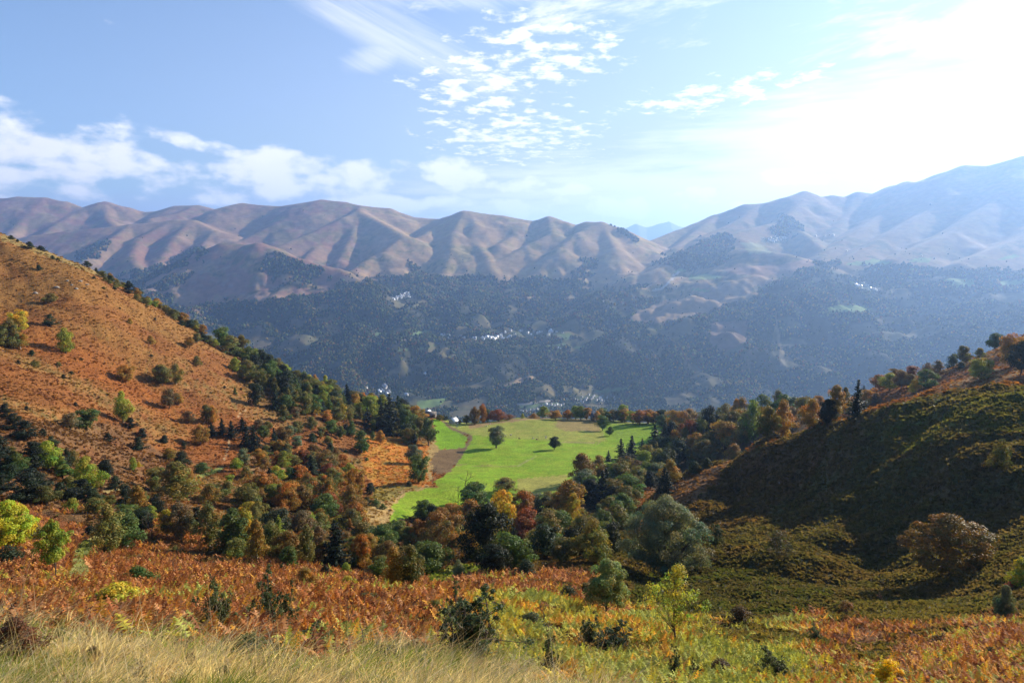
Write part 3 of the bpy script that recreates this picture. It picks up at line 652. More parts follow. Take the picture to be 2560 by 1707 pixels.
def tube(path, rad, k=6):
    path = np.asarray(path, float); n = len(path); V = []
    for i in range(n):
        d = path[min(i + 1, n - 1)] - path[max(i - 1, 0)]; d = d / (np.linalg.norm(d) + 1e-9)
        a = np.cross(d, (0.13, 0.97, 0.2)); a /= np.linalg.norm(a); b = np.cross(d, a)
        for j in range(k):
            th = 2 * math.pi * j / k
            V.append(path[i] + rad[i] * (a * math.cos(th) + b * math.sin(th)))
    F = [(i * k + j, i * k + (j + 1) % k, (i + 1) * k + (j + 1) % k, (i + 1) * k + j) for i in range(n - 1) for j in range(k)]
    return np.array(V), np.array(F)
def join(parts):
    V = []; F = []; o = 0
    for v, f in parts: V.append(v); F.append(f + o); o += len(v)
    return np.concatenate(V), np.concatenate(F)

PROF = {  # crown radius as a function of height 0..1, and crown foot
    'r': (lambda t: np.sqrt(np.clip(1 - (2 * t - 1) ** 2, 0, 1)) ** 0.8 * 0.36, 0.16),
    'R': (lambda t: np.clip(np.sin(np.pi * np.clip(t, 0, 1) ** 0.75), 0, 1) ** 0.6 * 0.42, 0.10),
    'b': (lambda t: np.clip(np.sin(np.pi * np.clip(t, 0, 1) ** 0.70), 0, 1) ** 0.75 * 0.22, 0.10),
    'p': (lambda t: np.clip(np.sin(np.pi * np.clip(t, 0, 1) ** 0.62), 0, 1) ** 0.8 * 0.34, 0.06),
    's': (lambda t: np.sqrt(np.clip(1 - t ** 1.7, 0, 1)) * 0.46, 0.0),
    'w': (lambda t: np.clip(np.sin(np.pi * np.clip(t, 0, 1) ** 0.62), 0, 1) ** 0.55 * 0.50, 0.17),
    'a': (lambda t: np.clip(np.sin(np.pi * np.clip(t, 0, 1) ** 0.60), 0, 1) ** 0.7 * 0.33, 0.30),
}
def crown(kind, seed, ncl, lpc, leaf, clr=0.14, flat=0.75, inner=0.45, lob=0.5, asp=1.0, fill=1.0):
    rs = np.random.default_rng(seed); pf, z0 = PROF[kind]
    cen = []; rr = []; lf = rs.uniform(0, 6.28, 4)
    while len(cen) < ncl:
        t = rs.random(); th = rs.random() * 6.283
        r = pf(np.array(t)) * (1 + lob * (0.5 * math.sin(2 * th + lf[0] + 3 * t) + 0.4 * math.sin(3 * th + lf[1] - 5 * t) + 0.35 * math.sin(9 * t + lf[2])))
        if rs.random() > (r / 0.45) * 1.0 + 0.15: continue
        q = r * (inner + (1 - inner) * math.sqrt(rs.random())) if rs.random() < 0.8 else r * rs.random() * 0.7
        cr_ = clr * rs.uniform(0.6, 1.25)
        q = max(0.0, q - cr_ * 0.45)
        cen.append((q * math.cos(th), q * math.sin(th), z0 + (1 - z0) * (0.04 + 0.92 * t) - cr_ * 0.3)); rr.append(cr_)
    cen = np.array(cen); rr = np.array(rr); n = ncl * lpc
    ci = np.repeat(np.arange(ncl), lpc); d = rs.normal(size=(n, 3)); d[:, 2] = d[:, 2] * 0.8 + 0.35
    d /= np.linalg.norm(d, axis=1, keepdims=True)
    rad = rr[ci] * (0.55 + 0.5 * rs.random(n) ** 0.6)
    P = cen[ci] + d * rad[:, None] * np.array([1, 1, flat]); P[:, 2] = np.maximum(P[:, 2], 0.0)
    out = np.stack([P[:, 0], P[:, 1], (P[:, 2] - 0.4) * 0.6], 1); out /= (np.linalg.norm(out, axis=1, keepdims=True) + 1e-6)
    Nn = d * 0.9 + out * 0.5 + rs.normal(size=(n, 3)) * 0.55
    V, F = quads(P, Nn, leaf * rs.uniform(0.6, 1.3, n), asp, rs)
    cl = rs.uniform(0.72, 1.28, ncl)[ci] * rs.uniform(0.75, 1.25, n)
    warm = np.clip(rs.normal(0, 0.20, ncl)[ci] + rs.normal(0, 0.12, n) + (P[:, 2] - 0.5) * 0.25, -0.4, 0.5)
    col = np.stack([cl * (1 + warm), cl, cl * (1 - 0.4 * warm)], 1)
    return V, F, col, cen
def branchy(cen, seed, r0=0.022, zf=0.3, nb=9, lean=0.0, k=6, thin=0.3):
    rs = np.random.default_rng(seed + 99)
    top = 0.86; zs = np.linspace(0, top, 8)
    wob = np.cumsum(rs.normal(0, 0.008, (8, 2)), 0); wob[0] = 0
    path = np.column_stack([wob[:, 0] + lean * zs, wob[:, 1], zs])
    rad = r0 * (1.15 - zs / top) ** 0.9 + 0.002; rad[0] *= 1.35
    parts = [tube(path, rad, k)]
    idx = rs.choice(len(cen), min(nb, len(cen)), replace=False)
    for i in idx:
        e = cen[i]; zb = max(zf * 0.6, min(0.75, e[2] - np.hypot(e[0], e[1]) * rs.uniform(0.6, 1.2)))
        if zb > e[2]: zb = e[2] * 0.6
        b = np.array([np.interp(zb, zs, path[:, 0]), np.interp(zb, zs, path[:, 1]), zb])
        mid = b * 0.45 + e * 0.55 + np.array([0, 0, -0.03]) + rs.normal(0, 0.012, 3)
        rb = np.interp(zb, zs, rad) * 0.55
        parts.append(tube([b, (b + mid) / 2 + rs.normal(0, .006, 3), mid, e], [rb, rb * .75, rb * .55, rb * thin], 4))
    return join(parts)

def conifer(seed, tiers=17, nb=11, w0=0.24, droop=0.25, z0=0.05, leaf=0.055, gappy=0.1):
    rs = np.random.default_rng(seed); P = []; D = []; S = []; sh = []
    for t in range(tiers):
        f = t / (tiers - 1); z = z0 + (0.98 - z0) * f ** 0.92
        rmax = w0 * (1 - f) ** 0.85 + 0.012
        for b in range(max(4, int(nb * (1 - 0.5 * f)))):
            th = rs.random() * 6.283; r = rmax * rs.uniform(0.65, 1.15)
            if rs.random() < gappy: continue
            m = max(3, int(r / 0.018)); s_ = rs.uniform(0.75, 1.25)
            for q in range(m):
                g_ = (q + 0.6) / m; rr_ = r * g_
                P.append((rr_ * math.cos(th), rr_ * math.sin(th), z - droop * rr_ * g_ + rs.normal(0, 0.004) + (0.03 * g_ * g_ if droop < .2 else 0)))
                D.append((math.cos(th), math.sin(th), -droop)); S.append(leaf * (1.15 - 0.5 * g_)); sh.append(s_ * rs.uniform(.8, 1.2))
    P = np.array(P); D = np.array(D); n = len(P)
    P2 = np.repeat(P, 2, 0) + rs.normal(0, 0.007, (2 * n, 3)); D2 = np.repeat(D, 2, 0) + rs.normal(0, 0.35, (2 * n, 3))
    Nn = np.tile([[0, 0, 1.0]], (2 * n, 1)) + rs.normal(0, 0.45, (2 * n, 3)) + np.repeat(D, 2, 0) * 0.4
    V, F = quads(P2, Nn, np.repeat(S, 2) * rs.uniform(.7, 1.2, 2 * n), 1.0, rs)
    c = np.repeat(sh, 2); col = np.stack([c, c, c], 1)
    tr = tube([(0, 0, 0), (0.003, 0, 0.35), (0, 0.003, 0.7), (0, 0, 0.97)], [0.022, 0.017, 0.010, 0.002], 6)
    return V, F, col, tr
def bare(seed, n=26, h=1.0, spread=0.34, up=0.5):
    """leafless tree or twiggy bush: forked limbs and fine twigs"""
    rs = np.random.default_rng(seed); parts = []
    def grow(p, d, L, r, dep):
        q = [p]; dd = d
        for s in range(3):
            dd = dd + rs.normal(0, 0.13, 3); dd /= np.linalg.norm(dd); q.append(q[-1] + dd * L / 3)
        parts.append(tube(q, [r, r * .85, r * .7, r * .5], 4 if dep > 1 else 5))
        if dep >= 4 or L < 0.05: return
        for _ in range(3 if dep < 3 else 2):
            a = rs.normal(0, 0.55, 3); nd = dd + a + np.array([0, 0, 0.12]); nd /= np.linalg.norm(nd)
            grow(q[rs.integers(2, 4)], nd, L * rs.uniform(.55, .8), r * .55, dep + 1)
    grow(np.zeros(3), np.array([0, 0, 1.0]), 0.36, 0.02, 0)
    V, F = join(parts); V = V / V[:, 2].max() * np.array([1, 1, 1.0]); V[:, 2] = np.maximum(V[:, 2], 0)
    return V, F

PROTO = {}
def add_proto(kind, i, V, F, col, tr, bark):
    PROTO.setdefault(kind, []).append((mesh('foliage', V, F, [m_leaf], facecol=col), mesh('limbs', tr[0], tr[1], [bark], smooth=True)))
for i in range(4):
    V, F, c, ce = crown('r', 10 + i, 64, 110, 0.034); add_proto('r', i, V, F, c, branchy(ce, i), m_bark)
    V, F, c, ce = crown('R', 20 + i, 84, 110, 0.031, 0.125); add_proto('R', i, V, F, c, branchy(ce, i), m_bark)
    V, F, c, ce = crown('b', 30 + i, 84, 70, 0.024, 0.075, 1.3, 0.3, 0.4); add_proto('b', i, V, F, c, branchy(ce, i, 0.013), m_barkp)
    V, F, c, ce = crown('p', 40 + i, 58, 110, 0.032, 0.11, 0.5, 0.5, 0.5); add_proto('p', i, V, F, c, branchy(ce, i), m_bark)
    V, F, c, tr = conifer(50 + i, w0=0.30 + 0.035 * i, droop=0.3 if i % 2 else 0.12, gappy=0.08 + 0.05 * i); add_proto('c', i, V, F, c, tr, m_bark)
    V, F, c, ce = crown('s', 60 + i, 42, 90, 0.045, 0.19, 0.8, 0.4, 0.4); add_proto('s', i, V, F, c, branchy(ce, i, 0.02, 0.05), m_bark)
PROTO['n'] = [mesh('limbs', *bare(70 + i), [m_bark], smooth=True) for i in range(3)]

PALT = {'g': ((0.092, 0.145, 0.028), 'green'), 'd': ((0.034, 0.055, 0.020), 'dark green'), 'o': ((0.17, 0.165, 0.034), 'olive green'),
        'y': ((0.42, 0.33, 0.025), 'yellow'), 'l': ((0.24, 0.29, 0.030), 'lime green'), 'a': ((0.33, 0.20, 0.030), 'golden'),
        't': ((0.33, 0.155, 0.022), 'rust orange'), 'e': ((0.22, 0.080, 0.024), 'dark red'), 'w': ((0.175, 0.125, 0.055), 'brown'),
        'v': ((0.13, 0.17, 0.085), 'grey green'), 'k': ((0.020, 0.030, 0.014), 'blackish green'), 'i': ((0.145, 0.138, 0.030), 'dull olive brown'),
        'q': ((0.20, 0.130, 0.028), 'copper brown')}
KNAME = {'r': ('broadleaf_tree', 'round-crowned tree', 'tree'), 'R': ('broadleaf_tree', 'broad-crowned tree', 'tree'), 'b': ('birch_tree', 'slender birch', 'tree'),
         'p': ('pine_tree', 'bushy pine', 'tree'), 'c': ('spruce_tree', 'pointed conifer', 'tree'), 's': ('shrub', 'shrub', 'shrub'), 'n': ('bare_tree', 'leafless tree', 'tree')}
TREES = {
'A': '290,240,70,80,p,d;400,262,48,88,s,d;110,152,35,60,s,d;175,178,26,32,s,d;515,342,35,42,s,d;566,362,28,38,s,d;850,425,62,118,p,d;945,452,42,36,p,d;1012,470,58,58,r,o;1086,490,64,58,r,d;1150,548,68,70,s,o;1265,690,125,92,p,k;378,450,56,54,s,d;490,775,88,112,r,o;490,1000,116,112,p,d;645,1262,232,148,R,l;110,1210,270,170,R,o;190,1060,210,160,R,y;40,1200,200,140,R,i;200,1225,150,150,b,a;315,1296,60,68,s,d;1475,1178,86,80,s,a;1272,975,56,55,s,a;1860,1215,100,90,r,a;1930,1170,98,80,r,o;2000,1150,66,70,r,d;1235,1540,165,150,R,a;1580,1560,170,190,R,o;1725,1572,190,110,b,o;1930,1380,85,85,s,i;180,1370,40,40,s,k;620,1510,40,46,s,k;1050,722,24,26,s,k;1520,942,30,28,s,k;1175,832,18,24,s,d;1440,815,28,40,s,i;1485,1302,20,34,s,d;570,1388,38,66,s,o;342,1402,64,96,s,i;1340,745,62,90,s,o;1430,792,68,84,r,o;1525,802,70,90,r,a;1620,834,64,80,r,o;1700,864,84,110,R,o;1790,950,104,120,R,a;1862,905,80,92,r,d;1905,1002,88,80,r,o;1978,1034,102,90,R,a;2055,1005,86,90,r,o;2105,1082,70,74,r,l;1780,815,50,70,s,d;1950,880,60,80,s,i;800,1335,18,50,s,d;90,905,18,30,s,d;1020,640,22,60,s,i;1120,640,28,70,s,d;920,535,20,34,s,d;700,1470,26,60,s,d',
'B': '530,372,180,120,r,g;596,365,130,84,r,o;690,444,180,120,R,o;640,442,92,80,c,d;772,424,104,80,R,i;812,404,124,70,r,l;794,492,116,92,c,k;632,568,112,82,R,l;722,562,92,86,r,i;312,508,0,0,s,o;800,862,192,104,r,d;842,694,112,84,c,i;905,524,132,92,R,a;878,566,142,110,c,d;942,642,164,98,r,g;1002,562,134,90,R,o;1034,534,122,104,p,g;1082,562,122,82,p,d;1062,652,134,98,R,l;990,704,134,84,c,k;1150,602,112,84,r,i;1240,594,114,124,R,l;1272,644,104,100,r,g;1332,664,114,100,r,i;1142,722,114,84,p,o;1212,704,112,84,r,d;1112,784,112,90,r,o;1250,794,134,98,r,g;1302,724,134,64,b,a;1392,744,154,86,b,l;1442,704,132,82,b,g;1492,694,112,84,r,o;972,884,172,98,c,d;1062,904,142,110,r,g;1042,994,154,92,p,i;1222,934,192,110,R,o;1372,894,164,92,b,l;1312,934,112,72,b,y;1482,804,124,104,c,k;1572,794,164,104,c,k;1632,814,134,104,r,i;1642,904,144,92,r,a;1702,844,134,98,R,t;1762,834,124,90,c,d;1792,904,144,92,r,a;1852,964,174,104,c,d;1532,984,144,92,b,y;1470,904,124,104,r,o;1602,954,104,92,R,i;1932,1104,322,150,c,k;1862,1064,204,120,c,k;2002,1004,224,120,c,d;2112,884,104,92,r,v;2082,1104,204,144,R,g;2182,1144,184,124,r,i;2254,1184,224,112,r,g;2152,1004,144,120,R,a;2062,984,134,120,r,l;1265,1064,112,84,r,i;1142,964,92,88,r,w;1402,994,104,98,r,a;1442,1104,124,96,r,g;1512,1134,104,72,r,g;1352,1124,92,72,r,i;1612,1104,124,92,p,g;1692,1244,184,128,p,g;1792,1084,114,64,r,g;1786,1134,72,56,s,g;1852,1174,114,60,r,a;1716,1000,80,38,b,g;1280,1156,72,70,s,d;1412,1184,84,62,r,o;1150,1204,92,100,r,v;1432,1234,74,72,s,d;432,1104,104,84,c,k;522,1084,114,94,c,k;602,1124,134,94,c,k;692,1064,104,112,c,k;722,1194,194,114,c,k;792,1234,204,124,c,k;872,1134,114,92,r,g;892,1254,74,90,s,o;962,1224,174,100,c,d;1032,1194,164,128,R,q;822,1054,84,92,r,w;902,1064,74,72,r,o;1082,1124,104,104,r,v;1152,1094,104,104,r,i;442,1004,144,94,R,a;392,994,144,84,r,i;242,1004,104,84,r,w;342,1184,154,124,R,a;78,874,154,110,r,w;160,842,92,80,r,a;200,1212,62,44,s,k;38,1162,62,60,s,k;702,1364,154,92,r,v;642,1398,104,88,r,l;724,1444,94,104,s,o;922,1538,154,118,c,k;1052,1324,114,94,c,k;1192,1344,134,108,R,e;1284,1304,124,108,R,q;1272,1424,154,118,c,d;1132,1484,114,118,R,t;1402,1384,154,190,R,q;1482,1274,72,88,s,q;1424,1454,114,138,R,e;1532,1404,144,118,R,t;1592,1484,144,118,R,l;1242,1564,134,140,R,q;1382,1564,124,118,R,t;582,1524,92,78,r,l;822,1524,74,78,s,w;350,1424,92,180,s,g;2132,1344,164,118,r,v;2172,1494,234,170,R,g;2090,1528,44,60,s,d;2290,1514,174,70,n,w;1772,1570,80,62,p,k;1555,1240,20,40,s,g;1735,1312,24,40,s,g;540,700,20,30,s,k;682,722,20,24,s,k;630,760,60,24,s,g;955,880,50,24,s,g;1500,800,30,30,s,o;1560,1080,80,70,s,k;1640,960,60,50,s,d',
'D': '1478,735,290,190,R,q;1534,565,304,150,R,a;1242,724,224,180,R,e;1342,744,134,104,r,e;1000,705,264,200,R,q;862,702,274,180,R,t;1104,604,204,200,R,t;1204,482,154,140,R,l;1660,528,112,80,p,k;1640,644,92,84,s,d;1720,644,62,88,s,g;1790,674,52,60,s,g;102,644,204,144,b,a;92,1044,424,190,b,i;332,1124,454,260,b,g;460,1110,430,200,b,y;562,1204,424,180,b,a;482,764,154,170,r,y;702,1154,334,190,b,o;762,904,234,200,r,w;872,1184,304,230,R,q;1052,1234,404,150,b,i;1002,954,264,200,r,w;1172,1204,354,170,b,w;1332,1254,454,220,c,k;1580,964,154,168,r,d;1590,1244,334,190,R,t;1802,1054,224,220,r,g;1932,1004,204,200,r,g;2142,1054,264,150,R,t;2332,1084,384,240,R,q;1852,1174,184,240,R,q;1772,1424,264,190,r,g;1905,1484,440,230,b,a;2072,1484,464,240,b,i;2242,1304,294,240,r,g;1432,1334,134,110,s,l;1452,1482,154,190,s,y;1032,1492,244,200,b,a;872,1492,104,110,s,a;802,1304,92,72,s,d;1230,1324,104,82,p,k;560,700,130,110,R,t;1680,1000,120,120,r,d;1370,860,120,140,s,y;1180,800,130,160,s,a;640,1340,60,60,s,y;1130,1480,60,60,s,i',
'F': '482,304,222,220,R,g;356,314,204,44,n,w;412,114,122,110,n,w;745,184,134,180,R,o;722,564,424,220,R,y;590,790,530,320,R,k;232,624,334,240,R,q;22,644,244,110,r,t;302,424,154,150,r,t;902,404,254,190,R,t;922,564,264,190,R,e;980,480,120,90,s,t;1002,304,124,150,r,v;1112,300,130,130,r,i;1282,404,334,250,R,a;1320,444,264,110,R,y;1562,304,304,170,c,k;1530,524,264,110,p,v;1602,524,224,110,r,w;1482,764,364,250,R,o;802,824,304,250,r,g;922,884,154,180,s,d;1102,724,284,240,r,d;1252,764,204,200,r,i;1102,564,244,200,r,i;132,864,264,250,r,g;40,850,260,200,b,g;356,904,174,100,s,v;660,860,260,200,r,k;1400,620,250,190,r,i;460,560,330,220,R,q;1270,1084,134,150,s,d;2082,174,204,130,c,k;1060,1274,174,80,n,w;130,440,170,120,r,d;60,420,190,130,r,g;1330,700,260,180,R,k;1000,660,200,160,R,e;1640,700,280,160,r,k;1430,1010,80,170,s,i;1140,800,60,130,s,t',
'E': '715,568,184,140,r,v;1231,583,116,86,r,k;636,338,114,74,r,v;1131,293,98,92,r,l;950,295,42,36,s,l;1050,294,46,70,s,a;1240,283,82,108,r,a;1352,283,84,80,r,t;1424,278,112,100,r,l;1520,283,104,84,r,a;1640,288,98,94,r,o;1662,414,134,90,r,g;1726,458,78,58,r,g;450,278,78,58,r,i;525,284,162,74,R,q;597,294,172,76,R,t;735,293,98,160,R,e;1760,293,94,110,r,o;1842,283,144,110,r,l;1872,303,114,96,r,k;1932,303,114,96,r,l;1992,308,122,104,r,t;2062,318,104,98,r,t;1972,234,100,84,r,g;2072,234,84,88,r,i;2182,344,124,120,r,d;2222,244,74,96,r,a;2262,334,84,88,r,g;2292,394,94,108,r,t;2330,300,80,60,r,g;210,248,52,58,r,o;250,244,58,36,c,k;270,266,36,50,s,d;385,276,36,50,s,w;840,292,36,60,s,q;1480,874,250,230,R,q;1622,834,194,150,R,q;1500,954,184,190,r,v;1714,690,96,62,c,k;1822,724,224,120,c,k;1922,654,184,120,c,k;2012,644,154,72,c,k;2122,644,264,140,c,k;2212,624,284,130,c,d;2302,504,124,108,r,a;2032,764,174,164,r,l;1832,924,224,190,r,i;1992,864,184,160,r,w;1692,1064,304,170,c,k;2152,884,184,160,r,v;2262,904,224,160,b,a;2232,1004,224,120,c,k;2320,600,180,120,r,k;2250,440,110,110,p,k;1900,780,160,120,r,k;2090,930,150,140,r,k',
'6': '60,694,124,128,R,q;182,704,114,124,r,v;302,684,94,84,c,k;62,904,224,144,R,e;142,884,204,120,r,o;262,844,154,76,b,y;352,834,204,150,r,i;492,834,264,130,b,l;592,824,224,120,r,i;702,804,244,140,b,a;772,764,164,90,r,w;432,644,104,88,r,v;622,624,84,98,r,q;726,604,94,92,r,e;802,574,74,62,r,l;842,624,94,98,r,w;902,744,194,130,b,a;952,604,84,80,r,t;1062,684,224,130,b,a;1122,644,174,90,b,i;1002,724,184,110,r,k;1206,674,248,120,c,k;1272,594,114,78,r,a;1482,384,74,92,r,q;1582,374,74,82,r,e;1362,474,94,106,r,t;1432,484,114,106,r,l;1512,474,124,106,r,w;1572,464,94,88,r,w;1692,334,76,90,s,w;1762,324,84,82,s,w;1862,314,84,80,s,d;1936,274,118,90,r,i;2046,219,64,78,s,o;2150,194,104,98,r,g;2060,404,144,146,R,l;1680,464,124,116,R,g;1602,494,84,80,s,y;1842,404,94,88,n,w;2262,324,224,160,R,a;2332,374,224,150,r,k;370,944,98,120,s,a;182,1004,62,70,s,d;100,1034,64,90,s,d;660,1590,150,160,s,i;2190,1004,184,124,s,i;1255,474,54,42,c,k;200,860,260,130,R,k;430,850,210,120,R,i;330,640,80,70,r,o;540,640,90,90,r,a;1340,560,60,60,s,w;1920,330,50,60,s,d;20,830,200,130,R,q;-60,900,200,130,R,k;-30,780,160,120,r,a;800,660,120,120,b,a',
'4': '942,1284,154,180,s,g;752,1054,334,170,b,o;872,1004,254,190,b,g;1142,924,174,108,b,y;1042,954,194,110,n,w;1242,964,264,140,r,w;615,924,64,88,s,k;232,984,154,150,s,i;202,684,224,220,p,k;332,484,194,128,r,l;232,484,204,150,p,k;422,504,134,128,p,k;602,624,234,150,R,l;42,124,104,92,p,k;172,274,134,138,p,k;92,204,114,118,p,k;352,324,74,80,p,d;592,204,134,136,r,g;842,154,204,108,b,l;896,194,74,72,p,k;482,204,114,108,r,w;912,484,94,48,b,l;950,458,32,32,s,y;742,288,68,56,p,k;296,254,62,50,p,k;182,68,32,36,s,k;516,38,26,30,s,k;1126,288,52,50,s,k;950,344,92,94,p,d;972,252,62,70,s,k;1242,444,94,108,s,d;1160,404,74,110,s,a;1062,624,164,130,r,i;1212,704,274,210,b,o;1290,644,180,120,b,a;862,734,164,108,p,k;946,784,194,120,b,a;322,724,134,108,r,i;422,684,134,100,p,d;12,484,254,120,p,k;652,774,104,100,r,o;872,824,114,120,r,g;982,904,164,130,r,d;1462,694,124,108,r,i;1560,640,90,90,s,i;1030,840,120,100,b,l;20,640,140,110,p,k;80,560,120,130,r,d;500,760,90,90,s,l;1200,1060,70,70,s,i;400,1010,140,80,s,d;560,660,130,120,p,k;1350,900,170,110,p,k;60,1140,140,200,s,d;1190,1220,180,90,n,w;160,1190,60,70,s,i',
}
PLACED = []
def hit(px, py, far=False):
    for d in (0, 3, 6, 10, 15, 22, 32, 45):
        u, t = ray(px, py + d); v = Vector((float(u), 1.0, float(t))).normalized()
        r = (bvh_far if far else bvh_near).ray_cast(Vector((0, 0, 0)), v)
        if r[0] is not None and (far or r[0].y < 760): return r[0]
    return None
trng = random.Random(3)
EXC = [0]
def tree_at(px, py, hpx, wpx, kind, colk, proto=None, H=None):
    p = hit(px, py)
    if p is None: EXC[0] += 1; return None
    H_ = H or hpx / FPX * p.y * 1.03
    if py > 1230 and px < 1650: H_ *= 1.10; wpx = wpx * 1.42
    else: H_ *= 1.1; wpx = wpx * 1.26
    hpx_, hpx = hpx, H_ / p.y * FPX
    pool = PROTO[kind]; wn = {'r': .80, 'R': .88, 'b': .46, 'p': .74, 'c': .52, 's': 1.0, 'n': .8}[kind]
    W_ = H_ * (wpx / hpx) / wn
    W_ = min(max(W_, H_ * 0.55), H_ * 2.0)
    zq = float(near_z(np.array([p.x]), np.array([p.y]))[0]) - 0.02 * H_
    nm_ = KNAME[kind][0]
    if nm_ == 'broadleaf_tree': nm_ = {'q': 'beech_tree', 't': 'beech_tree', 'e': 'beech_tree', 'a': 'beech_tree', 'y': 'maple_tree', 'l': 'maple_tree', 'v': 'ash_tree', 'w': 'ash_tree', 'g': 'ash_tree'}.get(colk, 'oak_tree')
    e = bpy.data.objects.new(nm_, None); COL.objects.link(e)
    e.location = (p.x, p.y, zq); e.rotation_euler = (0, 0, trng.uniform(0, 6.283)); e.empty_display_size = 0.2
    sc_ = (W_ * trng.uniform(.92, 1.08), W_ * trng.uniform(.92, 1.08), H_)
    base = np.array(PALT[colk][0]); j = trng.uniform(0.82, 1.18)
    colr = base * j * np.array([trng.uniform(.9, 1.12), 1, trng.uniform(.9, 1.1)])
    if kind == 'n':
        o = link('limbs', trng.choice(pool), e); o.scale = sc_
    else:
        a, b = pool[trng.randrange(len(pool))]
        o = link('foliage', a, e); o.scale = sc_; o.color = (*colr, 1)
        o2 = link('trunk' if kind != 's' else 'stems', b, e); o2.scale = sc_
    PLACED.append(dict(o=e, px=px, py=py, h=hpx_, kind=kind, col=colk, Y=p.y))
    return e
for cn, s in TREES.items():
    k = CROPS[cn][2]
    for q in s.split(';'):
        a = q.split(',')
        if float(a[2]) == 0: continue
        x, y = cr(cn, float(a[0]), float(a[1]))
        tree_at(x, y, float(a[2]) * k, float(a[3]) * k, a[4], a[5])
FILL = [('P', '520,1400;640,1250;760,1240;900,1250;950,1310;960,1360;960,1430;760,1420;600,1410', 46, 60, 'RRrrbbRcs', 'qtgoalidgoio'),
        ('P', '1000,1370;1180,1320;1350,1290;1500,1240;1600,1300;1500,1380;1380,1400;1130,1400', 44, 60, 'RRrRrcs', 'kogigaog'),
        ('P', '560,870;640,900;800,980;940,1010;1050,1060;1040,1120;900,1070;740,1040;620,960', 84, 42, 'rRbcpr', 'odgikl'),
        ('P', '1640,1160;1720,1090;1860,1050;2010,1020;2040,1060;1880,1110;1700,1190;1620,1230', 40, 58, 'RrRbc', 'ioiagad'),
        ('P', '1480,1210;1560,1160;1650,1110;1660,1220;1560,1290;1470,1290', 16, 54, 'RrRc', 'oigag'),
        ('P', '0,1130;120,1110;260,1150;330,1250;420,1290;330,1330;200,1270;0,1230', 22, 42, 'rpRsb', 'kdiog'),
        ('P', '700,1130;860,1180;900,1260;800,1290;660,1230;620,1180', 24, 44, 'RRrR', 'qtgoalo'),
        ('P', '240,640;330,690;420,750;560,830;540,850;400,780;300,720;230,670', 26, 16, 'srss', 'doila'),
        ('P', '1420,1044;1580,1040;1700,1056;1700,1075;1600,1060;1440,1054', 14, 30, 'rR', 'goatk')]
for cn, poly, n_, hh, ks, cs_ in FILL:
    P4 = crp(cn, poly); xs = [p[0] for p in P4]; ys = [p[1] for p in P4]; got = 0; tries = 0
    while got < n_ and tries < 4000:
        tries += 1; x, y = trng.uniform(min(xs), max(xs)), trng.uniform(min(ys), max(ys))
        if not inpoly(np.array([x]), np.array([y]), P4)[0]: continue
        if any(abs(d['px'] - x) < 9 and abs(d['py'] - y) < 7 for d in PLACED): continue
        h_ = hh * trng.uniform(.65, 1.2); k_ = trng.choice(ks)
        if tree_at(x, y, h_, h_ * {'b': .45, 'c': .5, 's': 1.1}.get(k_, .85), k_, trng.choice(cs_)): got += 1
print('TREES', len(PLACED), 'missed', EXC[0])

# hero trees close to the camera
def hero(px, py, hpx, wratio, kindp, colk, name, label, cat, ncl, lpc, leaf, seed, bark=m_bark, nb=16, r0=0.022, H=None, **kw):
    V, F, c, ce = crown(kindp, seed, ncl, lpc, leaf, **kw)
    p = hit(px, py); H_ = H or hpx / FPX * p.y * 1.05
    e = bpy.data.objects.new(name, None); COL.objects.link(e)
    zq = float(near_z(np.array([p.x]), np.array([p.y]))[0])
    e.location = (p.x, p.y, zq - 0.05); tag(e, label, cat)
    base = PALT[colk][0] if isinstance(colk, str) else colk
    o = link('foliage', mesh('foliage', V, F, [m_leaf], facecol=c), e); o.color = (*base, 1)
    tr = branchy(ce, seed, r0, nb=nb); o2 = link('trunk' if cat == 'tree' else 'stems', mesh('limbs', *tr, [bark], smooth=True), e)
    for q in (o, o2): q.scale = (H_ * wratio, H_ * wratio, H_)
    print('hero', name, [round(v, 1) for v in p], round(H_, 1)); return e
